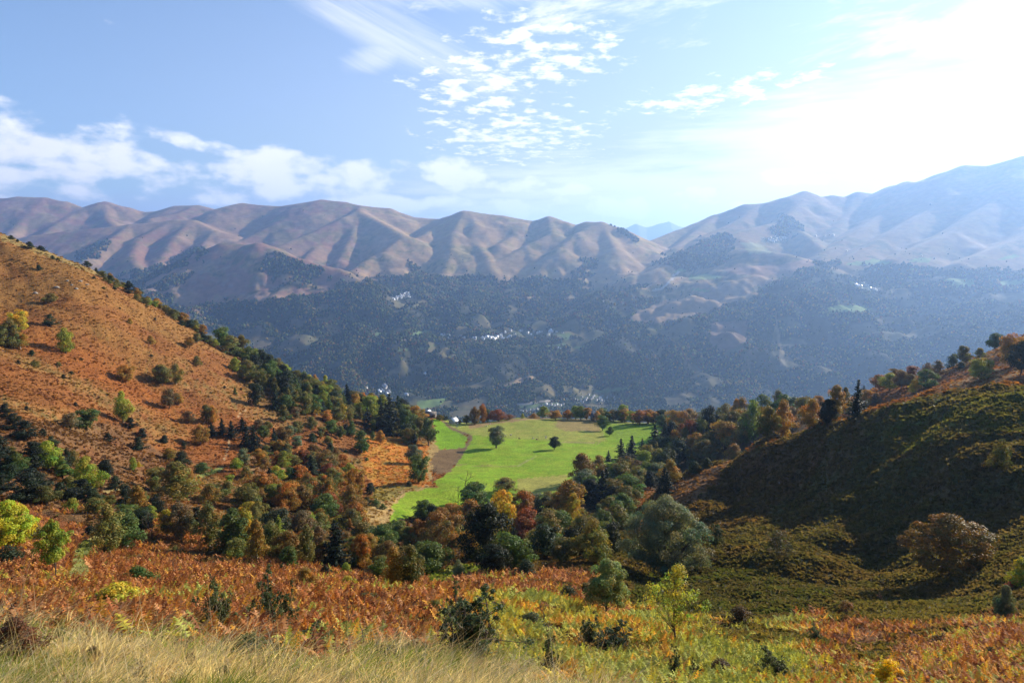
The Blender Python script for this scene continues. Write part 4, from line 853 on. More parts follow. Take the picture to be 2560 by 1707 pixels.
HEROES = [
 hero(1662, 1448, 222, 1.02, 'w', (0.155, 0.185, 0.095), 'willow_tree', 'big spreading grey green willow standing alone in the dark hollow', 'tree', 230, 300, 0.0125, 301, nb=40, r0=0.03, clr=0.085, lob=0.45, flat=0.9),
 hero(1515, 1550, 166, 1.0, 'a', (0.21, 0.25, 0.075), 'ash_tree', 'young pale green ash with two stems in the bracken left of the tall sapling', 'tree', 110, 200, 0.019, 302, nb=30, r0=0.014, clr=0.085, lob=0.5),
 hero(1690, 1616, 225, 0.85, 'a', (0.36, 0.38, 0.060), 'sapling', 'thin sapling with sparse yellow green leaves and a bare lower stem', 'tree', 70, 46, 0.022, 303, nb=34, r0=0.010, clr=0.075, lob=0.6, inner=0.3),
 hero(28, 1376, 128, 1.15, 'R', (0.40, 0.42, 0.025), 'maple_tree', 'bright lime yellow maple at the left edge above the grassy path', 'tree', 95, 200, 0.024, 304, nb=24, clr=0.105, lob=0.4),
 hero(140, 1447, 160, 0.72, 'a', (0.25, 0.30, 0.035), 'young_tree', 'upright yellow green young tree just left of the grassy path', 'tree', 90, 110, 0.024, 305, nb=24, r0=0.012, clr=0.08, lob=0.5),
 hero(2372, 1440, 165, 1.45, 'R', (0.185, 0.115, 0.024), 'rowan_tree', 'wide dull orange rowan bush on the dark right slope', 'tree', 190, 120, 0.018, 306, nb=40, r0=0.014, clr=0.075, lob=0.35),
 hero(2508, 1556, 108, 0.75, 'p', (0.13, 0.155, 0.075), 'tall_shrub', 'leaning grey green shrub at the right edge beside the pale bracken', 'shrub', 100, 200, 0.022, 307, nb=20, clr=0.11, lob=0.35),
 hero(2215, 1752, 118, 0.95, 'R', (0.62, 0.47, 0.015), 'yellow_shrub', 'bright yellow leafed shrub cut by the bottom edge at right', 'shrub', 80, 100, 0.028, 308, nb=24, r0=0.010, clr=0.085, lob=0.6),
 hero(2115, 1554, 58, 1.1, 'R', (0.17, 0.095, 0.035), 'brown_shrub', 'twiggy brown shrub behind the bracken bank in the hollow', 'shrub', 40, 60, 0.034, 309, nb=40, r0=0.012, clr=0.10, lob=0.5),
 hero(1950, 1400, 84, 1.0, 'R', (0.09, 0.075, 0.035), 'dark_birch', 'dim leaf-shedding birch at the foot of the dark right slope', 'tree', 50, 60, 0.026, 310, nb=30, r0=0.012, clr=0.085, lob=0.4),
 hero(1788, 1372, 66, 0.9, 'r', (0.04, 0.06, 0.022), 'dark_tree', 'small dark green tree close against the right side of the willow', 'tree', 50, 80, 0.032, 311, clr=0.12),
]
# describe each placed tree so that it can be told from its neighbours
def zone(d):
    px, py, Y = d['px'], d['py'], d['Y']
    if d['kind'] == 's' and d['h'] < 18 and px < 700 and py < 1180: return 'dotted over the open rusty hillside'
    if px < 700 and py < 0.40 * px + 0.0 * py + 640 + 0.05 * px: return 'along the skyline of the left hillside'
    if px < 560 and py < 1130: return 'on the open left hillside'
    if 560 <= px < 800 and py < 960: return 'on the upper wooded spur'
    if 640 <= px < 900 and py < 1110: return 'on the middle of the wooded spur'
    if 860 <= px < 1085 and py < 1140: return 'on the spur above the hay barn'
    if px < 360 and py < 1250: return 'on the shaded lower left slope'
    if px < 700 and py < 1220: return 'on the left bracken bench'
    if px < 1040 and py < 1230: return 'above the rust bank'
    if 1040 <= px < 1500 and py < 1060: return 'on the near brow beyond the meadow'
    if 1500 <= px < 1720 and py < 1075: return 'at the far right meadow corner'
    if 1060 <= px < 1560 and py < 1215: return 'standing in the green meadow'
    if px >= 2060 and py < 1000: return 'on the high right ridge'
    if px >= 1880 and py < 1080: return 'halfway up the right ridge'
    if px >= 1660 and py < 1180: return 'on the lower right ridge'
    if px >= 1780: return 'on the dark right slope'
    if px < 400: return 'beside the grassy path at lower left'
    if px < 720: return 'in the lower left birch row'
    if px < 1040: return 'in the lower wood left of centre'
    if px < 1320: return 'in the dense wood below the meadow'
    return 'in the wood right of the meadow'
ORD = ['leftmost', 'second from left', 'third from left', 'fourth from left', 'fifth from left', 'sixth from left', 'seventh from left', 'eighth from left', 'ninth from left', 'tenth from left', 'eleventh from left', 'twelfth from left', 'thirteenth from left']
from collections import defaultdict
gr = defaultdict(list)
for d in PLACED:
    d['zone'] = zone(d); gr[('R' if d['kind'] in 'rR' else d['kind'], d['col'], d['zone'])].append(d)
def split(key, ds):
    if len(ds) <= 9: return {key: ds}
    ds = sorted(ds, key=lambda d: d['py'] + d['px'] * 0.02); n_ = -(-len(ds) // 9); out = {}
    nm = {2: ['upper', 'lower'], 3: ['upper', 'middle', 'lower'], 4: ['topmost', 'upper', 'lower', 'bottommost']}.get(n_, [f'row {q + 1} of' for q in range(n_)])
    for q in range(n_): out[key + (nm[q],)] = ds[q * len(ds) // n_:(q + 1) * len(ds) // n_]
    return out
gr2 = {}
for k0, d0 in gr.items(): gr2.update(split(k0, d0))
gr = gr2
for key, ds in gr.items():
    ds.sort(key=lambda d: d['px']); n_ = len(ds)
    for i, d in enumerate(ds):
        nm = KNAME[d['kind']]; body = f"{PALT[d['col']][1]} {'round tree' if key[0] == 'R' else nm[1]}"
        if key[0] == 'n': body = 'grey-brown leafless tree'
        if len(key) > 3: body = key[3] + '-row ' + body
        if n_ == 1: lab = f"{body} {d['zone']}"
        elif n_ == 2: lab = f"{'left' if i == 0 else 'right'} one of two {body}s {d['zone']}"
        else: lab = f"{ORD[i] if i < n_ - 1 or n_ > 13 else 'rightmost'} {body} {d['zone']}"
        lab = lab.replace('shrubs dotted', 'shrubs dotted').replace('birchs', 'birches')
        tag(d['o'], lab, nm[2], 'trees and shrubs ' + d['zone'])
N1 = 'first second third fourth fifth sixth seventh eighth ninth tenth eleventh twelfth thirteenth fourteenth fifteenth sixteenth seventeenth eighteenth nineteenth'.split()
def numw(k):
    if k < 20: return N1[k - 1]
    t = {2: 'twent', 3: 'thirt', 4: 'fort', 5: 'fift'}[k // 10]
    return t + 'ieth' if k % 10 == 0 else t + 'y-' + N1[k % 10 - 1]
# ---------------------------------------------------------------- bracken, grass and tussocks (nobody could count them)
frg = np.random.default_rng(77)
m_fern = leaf_mat('bracken_mat', 0.42, objcol=False, rough=0.7, spec=0.15)
m_grass = leaf_mat('grass_mat', 0.5, objcol=False, rough=0.6, spec=0.25)
BR = BRM
KN = kn
def samp(n, y0, y1, w, u0=-1.1, u1=1.1):
    """n points spread evenly over bearing and log distance, weighted by w on the ground grid"""
    ww = np.where((Y > y0) & (Y < y1) & (U > u0) & (U < u1), w, 0.0); ww[-1] = 0; ww[:, -1] = 0
    c = np.cumsum(ww.ravel()); pk = np.minimum(np.searchsorted(c, frg.random(n) * c[-1]), ww.size - 1)
    j, i = np.unravel_index(pk, ww.shape)
    u = uu[i] + frg.random(n) * (uu[1] - uu[0]); v = vv[j] + frg.random(n) * (vv[1] - vv[0]); y = np.exp(v); x = u * y
    return x, y, near_z(x, y), j, i
def fronds(n, y0, y1, w, npair, size, name, label, pal_fn, u0=-1.1, u1=1.1, arch=1.0):
    x, y, z, j, i = samp(n, y0, y1, w, u0, u1)
    s = size * frg.uniform(0.6, 1.25, n); az_ = frg.random(n) * 6.283; tilt = frg.uniform(0.35, 1.15, n)
    hx, hy = np.cos(az_), np.sin(az_)
    tt = (np.arange(npair) + 0.5) / npair
    Pn = []; Fn = []; Cn = []
    col = pal_fn(x, y, j, i, n)
    # midrib arches outwards, leaflets taper to the tip
    f = tt[None, :]; L = s[:, None]
    r = L * f * np.sin(tilt)[:, None]; hgt = L * (0.25 + np.cos(tilt)[:, None] * f - 0.35 * arch * f * f * np.sin(tilt)[:, None])
    cxx = x[:, None] + hx[:, None] * r; cyy = y[:, None] + hy[:, None] * r; czz = z[:, None] + hgt
    wl = L * 0.36 * (1.05 - f) ** 0.8 * (0.4 + 0.6 * np.minimum(f * 4, 1)); th = L * (0.85 / npair) * 0.5
    for sd in (-1, 1):
        sxv = -hy[:, None] * sd; syv = hx[:, None] * sd
        dz_ = frg.normal(-0.12, 0.22, (n, npair))
        tipx = cxx + sxv * wl + hx[:, None] * wl * 0.35; tipy = cyy + syv * wl + hy[:, None] * wl * 0.35; tipz = czz + wl * dz_
        ax = hx[:, None] * th * np.sin(tilt)[:, None]; ay = hy[:, None] * th * np.sin(tilt)[:, None]; az2 = th * np.cos(tilt)[:, None]
        q = np.stack([np.stack([cxx - ax, cyy - ay, czz - az2], -1), np.stack([(cxx + tipx) / 2 - ax, (cyy + tipy) / 2 - ay, (czz + tipz) / 2 + 0 * az2], -1),
                      np.stack([tipx, tipy, tipz], -1), np.stack([cxx + ax, cyy + ay, czz + az2], -1)], 2)
        Pn.append(q.reshape(-1, 3)); Cn.append(np.repeat(col, npair, 0) * frg.uniform(0.8, 1.2, (n * npair, 1)))
    V = np.concatenate(Pn); F = np.arange(len(V)).reshape(-1, 4)
    return tag(link(name, mesh(name, V, F, [m_fern], facecol=np.concatenate(Cn))), label, kind='stuff')
FP = np.array([(0.44, 0.165, 0.045), (0.33, 0.110, 0.034), (0.60, 0.30, 0.045), (0.52, 0.43, 0.055), (0.40, 0.42, 0.085), (0.20, 0.070, 0.028), (0.55, 0.27, 0.11)])
def fern_pal(x, y, j, i, n):
    px = PX[j, i]; py = PY[j, i]; zn = fbm(x / 5.0, y / 5.0, 201, 3); z2 = fbm(x / 1.6 + 7, y / 1.6, 205, 2)
    g = sst(px, 1000, 1250) * (1 - sst(px, 1900, 2100) * 0.6) * sst(py, 1470, 1500)
    g = np.maximum(g * 0.9, 0.05 + 0.30 * sst(zn, 0.58, 0.68)) * np.where(y > 70, 0.45, 1.0)
    r = frg.random(n) * 0.5 + 0.5 * (1 - sst(z2 * .5 + zn * .5, 0.35, 0.65))
    k = np.where(r < g * 0.55, 4, np.where(r < g * 0.8, 3, np.where(r < g * 1.15, 2, frg.choice([0, 1, 5, 6, 2], n, p=[.34, .20, .14, .20, .12]))))
    return FP[k] * frg.uniform(0.75, 1.3, (n, 1))
clump = 0.07 + sst(fbm(X / 3.0, Y / 3.0, 211, 3), 0.38, 0.54)
fw = BR * clump * (1 - KN) * (PY < 1850)
fronds(36000, 11, 34, fw, 8, 0.50, 'bracken', 'rust gold and green bracken fronds covering the near slope', fern_pal)
fronds(64000, 30, 75, fw, 6, 0.72, 'bracken', 'bracken on the brow of the knoll', fern_pal)
fronds(50000, 70, 160, fw * (0.2 + BR), 4, 1.15, 'bracken', 'bracken beds round the lower wood', fern_pal)
x, y, z, j, i = samp(10, 20, 30, fw)
# coarse bracken and heather tufts giving the far hillside its grain
def tufts(n, y0, y1, w, size, name, label, colf, mat, k=3, wide=1.0, tall=1.0):
    x, y, z, j, i = samp(n, y0, y1, w)
    s = size(y) * frg.uniform(0.5, 1.4, n); Pn = []; Cn = []; c = colf(x, y, j, i, n)
    for q in range(k):
        a = frg.random(n) * 3.1416; ca, sa = np.cos(a) * s * wide * 0.6, np.sin(a) * s * wide * 0.6
        lx, ly = frg.normal(0, .25, n) * s, frg.normal(0, .25, n) * s; ox, oy = frg.normal(0, .25, n) * s, frg.normal(0, .25, n) * s
        h = s * tall * frg.uniform(.5, 1.1, n)
        q4 = np.stack([np.stack([x + ox - ca, y + oy - sa, z - 0.1 * s], -1), np.stack([x + ox + ca, y + oy + sa, z - 0.1 * s], -1),
                       np.stack([x + ox + ca * .7 + lx, y + oy + sa * .7 + ly, z + h], -1), np.stack([x + ox - ca * .7 + lx, y + oy - sa * .7 + ly, z + h * .9], -1)], 1)
        Pn.append(q4.reshape(-1, 3)); Cn.append(c * frg.uniform(.8, 1.2, (n, 1)))
    V = np.concatenate(Pn)
    return tag(link(name, mesh(name, V, np.arange(len(V)).reshape(-1, 4), [mat], facecol=np.concatenate(Cn))), label, kind='stuff')
def gcol(gain=1.0, mixc=None, amt=0.0):
    def f(x, y, j, i, n):
        c = CC[j, i] * gain
        if mixc is not None: c = c * (1 - amt) + np.array(mixc)[frg.integers(0, len(mixc), n)] * amt
        return c * frg.uniform(0.75, 1.3, (n, 1))
    return f
tufts(60000, 150, 620, BR, lambda y: 0.55 + y / 900, 'heath', 'low bracken and heather tufts roughening the rusty hillside', gcol(1.0, [(0.30, .10, .03), (.36, .2, .06), (.12, .07, .03), (.22, .16, .05)], 0.15), m_fern, 2, 1.3, 0.42)
wet = (CC[..., 1] < 0.235) * (1 - BR) * (Y > 28) * (1 - mead(X, Y)) * (PX > 1250)  # rough ground right of centre, outside bracken and meadow
tufts(110000, 28, 260, wet, lambda y: 0.2 + y / 420, 'tussocks', 'rough grass tussocks over the shaded right slope and hollow', gcol(1.0, [(.10, .09, .03), (.16, .11, .05), (.09, .085, .025)], 0.4), m_grass, 3, 1.1, 0.8)
oth = (CC[..., 1] < 0.235) * (1 - BR) * (1 - mead(X, Y)) * (PX <= 1250) * (Y > 90)
tufts(16000, 90, 500, oth, lambda y: 0.35 + y / 500, 'rough_grass', 'rough grass and low scrub between the trees at left', gcol(1.0), m_grass, 3, 1.1, 0.7)
# long straw grass on the crest by the camera
def blades(n, y0, y1, w, Lr, wd, name, label, colf, lean=(0.35, 0.0), seg=3, u0=-1.2, u1=1.2, droop=0.35):
    x, y, z, j, i = samp(n, y0, y1, w, u0, u1)
    L = frg.uniform(*Lr, n) * (0.35 + 1.15 * sst(fbm(x / 0.6, y / 0.6, 221, 2), 0.3, 0.7))
    a = frg.random(n) * 6.283; sp_ = frg.uniform(0.0, 0.55, n)
    zl = (fbm(x / 0.35, y / 0.35, 241, 3) - 0.5) * 1.6; dxh = np.cos(a) * sp_ + lean[0] + frg.normal(0, .28, n) + zl; dyh = np.sin(a) * sp_ + lean[1] + (fbm(x / 0.35 + 9, y / 0.35, 242, 3) - 0.5) * 1.5 + frg.normal(0, .18, n)
    wx_ = frg.normal(0, 1, n); wy_ = frg.normal(0, 0.5, n); wn_ = np.hypot(wx_, wy_) + 1e-6; wx_ /= wn_; wy_ /= wn_
    W_ = wd * frg.uniform(0.6, 1.4, n) * np.clip(y / 8, 0.7, 2.2)
    rows = []
    for q in range(seg + 1):
        f = q / seg; px_ = x + dxh * L * (f * 0.6 + 0.6 * f * f); py_ = y + dyh * L * (f * 0.6 + 0.6 * f * f); pz_ = z + L * (f - droop * f * f)
        ww = W_ * (1 - 0.85 * f)
        rows.append((np.stack([px_ - wx_ * ww, py_ - wy_ * ww, pz_], -1), np.stack([px_ + wx_ * ww, py_ + wy_ * ww, pz_], -1)))
    V = np.stack([r for ab in rows for r in ab], 1).reshape(-1, 3); k = 2 * (seg + 1)
    b = (np.arange(n) * k)[:, None]
    F = np.concatenate([np.stack([b[:, 0] + 2 * q, b[:, 0] + 2 * q + 1, b[:, 0] + 2 * q + 3, b[:, 0] + 2 * q + 2], 1) for q in range(seg)])
    c = colf(x, y, j, i, n)
    return tag(link(name, mesh(name, V, F, [m_grass], facecol=np.concatenate([c] * seg))), label, kind='stuff')
def straw(x, y, j, i, n):
    g = sst(fbm(x / 1.3, y / 1.3, 231, 3), 0.50, 0.62)
    c = np.where((frg.random(n) < 0.06 + 0.55 * g)[:, None], np.array((0.20, 0.26, 0.04)) * frg.uniform(.5, 1.5, (n, 1)), np.array((0.90, 0.74, 0.47)) * frg.uniform(.3, 1.15, (n, 1)))
    return c
gw = (KN > 0.25) * (PY < 1900)
blades(9000, 3.0, 14, gw, (0.2, 0.5), 0.0042, 'grass', 'long bleached straw grass with green tufts along the near crest', straw)
blades(9000, 9, 26, (KN > 0.05) * (PY < 1800), (0.25, 0.55), 0.006, 'grass', 'straw grass thinning into the bracken', straw)
def tussock_grass(nt, y0, y1, w, per, Lr, wd, label):
    x0, y0_, z0_, j, i = samp(nt, y0, y1, w)
    tr_ = frg.uniform(0.04, 0.16, nt); tl_ = frg.uniform(*Lr, nt); kind_ = frg.random(nt)
    gz_ = sst(fbm(x0 / 1.5, y0_ / 1.5, 231, 3), 0.48, 0.60)
    green = kind_ < 0.14 + 0.8 * gz_
    n = nt * per; q = np.repeat(np.arange(nt), per); a = frg.random(n) * 6.283; rr_ = tr_[q] * np.sqrt(frg.random(n))
    x = x0[q] + np.cos(a) * rr_; y = np.maximum(y0_[q] + np.sin(a) * rr_, 1.2); z = near_z(x, y) - 0.02
    L = tl_[q] * frg.uniform(.45, 1.15, n) * np.where(green[q], .75, 1); out = frg.uniform(0.1, 0.9, n)
    wl = 0.38 + frg.normal(0, .22, nt)[q]
    dxh = np.cos(a) * out + wl; dyh = np.sin(a) * out; dr = frg.uniform(0.15, 0.6, n)
    wx_ = np.cos(frg.random(n) * 3.1416); wy_ = frg.normal(0, .4, n); W_ = wd * frg.uniform(.5, 1.5, n) * np.clip(y / 8, .7, 1.8)
    rows = []; seg = 4
    for s_ in range(seg + 1):
        f = s_ / seg; px_ = x + dxh * L * (f * .45 + .75 * f * f); py_ = y + dyh * L * (f * .45 + .75 * f * f); pz_ = z + L * (f - dr * f * f * 1.1); ww = W_ * (1 - .85 * f)
        rows += [np.stack([px_ - wx_ * ww, py_ - wy_ * ww, pz_], -1), np.stack([px_ + wx_ * ww, py_ + wy_ * ww, pz_], -1)]
    V = np.stack(rows, 1).reshape(-1, 3); b = np.arange(n) * 2 * (seg + 1)
    F = np.concatenate([np.stack([b + 2 * s_, b + 2 * s_ + 1, b + 2 * s_ + 3, b + 2 * s_ + 2], 1) for s_ in range(seg)])
    sc_t = np.array([(0.95, 0.80, 0.55), (0.80, 0.60, 0.34), (0.60, 0.42, 0.22), (0.40, 0.24, 0.12)])[frg.choice(4, nt, p=[.4, .32, .2, .08])]
    gc_t = np.array([(0.22, 0.30, 0.04), (0.12, 0.18, 0.03), (0.32, 0.34, 0.08)])[frg.integers(0, 3, nt)]
    c = np.where(green[:, None], gc_t, sc_t)[q] * frg.uniform(.55, 1.2, (n, 1))
    tag(link('grass', mesh('grass', V, F, [m_grass], facecol=np.concatenate([c] * seg))), label, kind='stuff')
tussock_grass(1900, 3.0, 14, gw, 34, (0.18, 0.55), 0.0055, 'arching tussocks of bleached straw and green grass on the near crest')
tussock_grass(1100, 12, 24, (KN > 0.15) * (PY < 1800), 24, (0.2, 0.5), 0.008, 'straw tussocks where the crest meets the bracken')
blades(2500, 4.5, 13, gw, (0.6, 1.0), 0.003, 'grass', 'tall seed-headed grass stalks against the bracken', lambda x, y, j, i, n: np.array((0.56, 0.42, 0.25)) * frg.uniform(.6, 1.2, (n, 1)), (0.28, 0.0), 5, droop=0.25)
blades(60000, 24, 95, fw * 0.4 + (1 - BR) * (PY > 1380), (0.3, 0.7), 0.011, 'grass', 'fine grass among the bracken', lambda x, y, j, i, n: np.where((frg.random(n) < .5)[:, None], np.array((.36, .27, .13)), np.array((.15, .17, .04))) * frg.uniform(.6, 1.3, (n, 1)))

# ---------------------------------------------------------------- single shrubs of the foreground
def juniper(seed, n=7, arms=17, leaf=0.024):
    """ragged juniper: several leaning stems with dark needle clumps strung along them"""
    rs = np.random.default_rng(seed); cen = []; rr = []; parts = []
    for s in range(n):
        a = rs.random() * 6.283; ln = rs.uniform(0.05, 0.5); h = rs.uniform(0.55, 1.0)
        e = np.array([math.cos(a) * ln * 0.6, math.sin(a) * ln * 0.6, h]); m = e * 0.5 + rs.normal(0, .05, 3)
        parts.append(tube([(0, 0, 0), m * 0.5, m, e * 0.8 + m * 0.1, e], [0.018, .014, .011, .007, .002], 4))
        for q in range(arms):
            f = rs.uniform(0.15, 1.0); p = (m * 2 * f if f < .5 else m + (e - m) * (2 * f - 1)) + rs.normal(0, 0.15, 3) * np.array([1, 1, .5]) * (1.2 - f)
            cen.append(p); parts.append(tube([q_ * 1.0 for q_ in ((m * 2 * f if f < .5 else m + (e - m) * (2 * f - 1)), p)], [0.006, 0.002], 3)); rr.append(rs.uniform(0.03, 0.075) * (1.2 - 0.5 * f))
    cen = np.array(cen); rr = np.array(rr); lpc = 60; ci = np.repeat(np.arange(len(cen)), lpc)
    d = rs.normal(size=(len(ci), 3)); d[:, 2] += 0.5; d /= np.linalg.norm(d, axis=1, keepdims=True)
    P_ = cen[ci] + d * rr[ci][:, None] * rs.uniform(.3, 1.1, (len(ci), 1)); P_[:, 2] = np.maximum(P_[:, 2], 0)
    V, F = quads(P_, d + rs.normal(0, .6, d.shape), leaf * rs.uniform(.4, 1.1, len(ci)), 1.2, rs)
    c = rs.uniform(.6, 1.5, len(cen))[ci] * rs.uniform(.8, 1.2, len(ci))
    return mesh('foliage', V, F, [m_leaf], facecol=np.stack([c, c, c], 1)), mesh('stems', *join(parts), [m_bark], smooth=True)
JUN = [juniper(400 + i, n=6 + i) for i in range(3)]
def near_shrub(px, py, hpx, wpx, col, label, proto, name='juniper', cat='shrub', wn=0.75, grp=None, Y_=None):
    p = hit(px, py)
    if Y_: u, t = ray(px, py); p = Vector((float(u) * Y_, Y_, 0))
    if name == 'juniper': hpx *= 1.35; wpx *= 1.35
    H_ = hpx / FPX * p.y * 1.05; zq = float(near_z(np.array([p.x]), np.array([p.y]))[0])
    e = bpy.data.objects.new(name, None); COL.objects.link(e); e.location = (p.x, p.y, zq - 0.03); e.rotation_euler = (0, 0, trng.uniform(0, 6.28))
    W_ = H_ * (wpx / hpx) / wn
    for nm, me in (('foliage', proto[0]), ('stems', proto[1])):
        if me is None: continue
        o = link(nm, me, e); o.scale = (W_, W_, H_); o.color = (*col, 1)
    return tag(e, label, cat, grp)
DK = (0.055, 0.080, 0.030); DK2 = (0.085, 0.105, 0.035)
S_ = PROTO['s']; TW = [(None, m) for m in PROTO['n']]
near_shrub(660, 1575, 125, 80, DK, 'tall ragged dark juniper with bare lower stems in the rust bracken', JUN[0])
near_shrub(718, 1575, 92, 50, DK, 'narrow dark juniper just right of the tall ragged one', JUN[1])
near_shrub(562, 1602, 148, 90, DK2, 'open branched juniper left of the tall ragged one, at the edge of the straw grass', JUN[2])
near_shrub(486, 1556, 56, 36, DK, 'small dark juniper sprig standing alone in rust bracken', JUN[1])
near_shrub(535, 1492, 48, 20, DK, 'thin dark juniper leader on the brow above the bracken', JUN[0])
near_shrub(765, 1632, 70, 90, DK2, 'low spreading juniper at the upper edge of the straw grass', JUN[2])
near_shrub(620, 1640, 60, 120, DK2, 'low green scrub under the tall ragged juniper', S_[0], 'shrub')
near_shrub(1190, 1655, 170, 165, DK, 'largest dark juniper bush in the bracken at centre', JUN[2])
near_shrub(1140, 1600, 110, 80, DK, 'dark juniper tucked behind the left side of the largest bush', JUN[0])
near_shrub(1476, 1622, 66, 62, DK, 'round dark juniper on the pale bracken bank', JUN[1])
near_shrub(1545, 1634, 66, 105, DK, 'broad dark juniper left of the foot of the sapling', JUN[2])
near_shrub(1380, 1712, 112, 60, DK, 'dark spiky juniper rising from the bottom edge among pale bracken', JUN[0])
near_shrub(1690, 1712, 78, 40, DK, 'thin dark juniper stems at the bottom edge below the sapling', JUN[1])
near_shrub(1735, 1720, 60, 34, DK, 'smaller dark stems at the bottom edge right of the sapling', JUN[0])
near_shrub(1940, 1702, 78, 80, DK2, 'dark olive juniper at the bottom edge between sapling and yellow shrub', JUN[2])
near_shrub(288, 1556, 104, 165, (0.42, 0.36, 0.03), 'straggling shrub with big yellow leaves above the straw grass', (PROTO['R'][2][0], PROTO['R'][2][1]), 'yellow_shrub', wn=.9)
near_shrub(195, 1530, 44, 40, (0.48, 0.25, 0.03), 'small orange yellow leaved sprig left of the yellow shrub', (PROTO['R'][1][0], PROTO['R'][1][1]), 'shrub', wn=.9)
near_shrub(367, 1520, 26, 30, DK, 'tiny dark round bush right of the yellow shrub', S_[1], 'shrub')
near_shrub(875, 1602, 126, 52, (.1, .08, .06), 'leafless shrub of grey upright twigs in the bracken', TW[0], 'twiggy_shrub')
near_shrub(910, 1622, 104, 44, (.1, .08, .06), 'second leafless shrub just right of the grey twiggy one', TW[1], 'twiggy_shrub')
near_shrub(1357, 1560, 54, 34, (.1, .08, .06), 'grey brush of bare twigs in the pale bracken left of the young ash', TW[2], 'twiggy_shrub')
near_shrub(918, 1518, 38, 70, DK2, 'low dark green scrub on the brow beside pale bracken', S_[2], 'shrub')
near_shrub(985, 1528, 34, 70, (0.06, 0.05, 0.02), 'low dark brown scrub in the middle of the bracken brow', S_[3], 'shrub')
near_shrub(48, 1655, 130, 120, (0.16, 0.07, 0.03), 'dead brown fern frond leaning over straw grass at the left edge', (PROTO['b'][1][0], PROTO['b'][1][1]), 'dead_fern', 'fern', wn=.46)
near_shrub(2550, 1460, 72, 50, (0.30, 0.30, 0.03), 'yellow green shrub cut by the right edge', S_[0], 'shrub')
near_shrub(2535, 1468, 24, 34, (0.45, 0.05, 0.02), 'scarlet leafed sprig beside the right edge', S_[1], 'shrub')
srs = random.Random(21)
LOWP = [(60,1690),(150,1610),(235,1650),(340,1690),(410,1600),(470,1660),(560,1690),(690,1665),(800,1690),(860,1650),(960,1650),(1020,1600),(1060,1680),(1270,1700),(1310,1640),(1430,1690),(1090,1540),(1240,1530),(820,1560),(430,1530),(1620,1680),(1800,1690),(1330,1570),(1600,1590),(2040,1600),(2350,1620),(2480,1650),(1850,1560)]
for k_, (a, b) in enumerate(sorted(LOWP)):
    near_shrub(a, b, srs.uniform(26, 52), srs.uniform(40, 90), tuple(np.array(srs.choice([DK, DK2, (0.14, 0.16, 0.035), (0.10, 0.07, 0.03)])) * srs.uniform(.8, 1.3)), f'{numw(k_ + 1)} from the left of the low dark scrub clumps in the foreground', srs.choice([S_[0], S_[1], S_[2], JUN[0], JUN[2]]), 'scrub', 'shrub', wn=.95, grp='low scrub clumps of the foreground')
# rocks
m_rock = plain_mat('rock_mat', (0.30, 0.27, 0.23), 0.9, 0.2, 3.0, 0.4)
def rock(px, py, spx, label, flat=0.6, sd=1):
    rs = np.random.default_rng(sd); p = hit(px, py); s = spx / FPX * p.y
    V = ICO * (1 + (rs.random((12, 1)) - .5) * .7); V = V * np.array([1, .8, flat]) * s * 0.5
    e = link('rock', mesh('rock', V, ICF, [m_rock])); e.location = (p.x, p.y, float(near_z(np.array([p.x]), np.array([p.y]))[0]) + s * 0.1)
    tag(e, label, 'rock', 'rocks on the hillsides')
for k_, (a, b, s, lab) in enumerate([(700, 600, 26, 'largest grey outcrop in the cluster on the upper rusty hillside'), (745, 632, 34, 'low rock below the grey outcrop cluster on the upper rusty hillside'), (660, 560, 30, 'topmost rock of the outcrop cluster on the upper rusty hillside'),
     (560, 625, 44, 'long flat rock left of the outcrop cluster on the rusty hillside'), (790, 572, 30, 'flat rock right of and above the outcrop cluster on the rusty hillside'), (850, 606, 34, 'rightmost flat rock of the outcrop cluster on the rusty hillside'), (350, 685, 40, 'pale scraped rock above the olive shrub on the rusty hillside')]):
    x_, y_ = cr('A', a, b); rock(x_, y_, s * .2551 * 1.3, lab, .45, k_)
rock(2286, 1478, 12, 'pale wet stone in the gully at the foot of the dark right slope', .5, 30)
rock(2135, 1491, 7, 'small pale stone lying in the green hollow', .5, 31)
rock(1948, 1208, 5, 'tiny pale stone on the dark right slope', .6, 32)

# ---------------------------------------------------------------- barns, villages, sheep
m_wall = plain_mat('house_wall_mat', (0.62, 0.58, 0.52), 0.8, 0.3, 0.6, 0.15)
m_slate = plain_mat('slate_roof_mat', (0.55, 0.57, 0.60), 0.36, 0.8, 0.5, 0.2, 0.6)
m_slated = plain_mat('dark_slate_mat', (0.10, 0.105, 0.12), 0.6, 0.4, 0.5, 0.2)
m_stone = plain_mat('stone_wall_mat', (0.17, 0.145, 0.12), 0.9, 0.2, 1.5, 0.3)
m_metal = plain_mat('pale_roof_mat', (0.80, 0.78, 0.75), 0.45, 0.5, 0.5, 0.06)
m_oroof = plain_mat('old_slate_mat', (0.20, 0.17, 0.145), 0.75, 0.3, 1.0, 0.3)
m_dark = plain_mat('opening_mat', (0.02, 0.018, 0.015), 0.9, 0.1)
def wall_mesh(L, W, H, pitch, ch=None):
    rh = W / 2 * math.tan(pitch)
    V = [(-L/2, -W/2, -3), (L/2, -W/2, -3), (L/2, W/2, -3), (-L/2, W/2, -3), (-L/2, -W/2, H), (L/2, -W/2, H), (L/2, W/2, H), (-L/2, W/2, H), (-L/2, 0, H + rh), (L/2, 0, H + rh)]
    return V, [np.array([[0, 1, 5, 4], [2, 3, 7, 6], [1, 2, 6, 5], [3, 0, 4, 7]]), np.array([[5, 6, 9], [7, 4, 8]])]
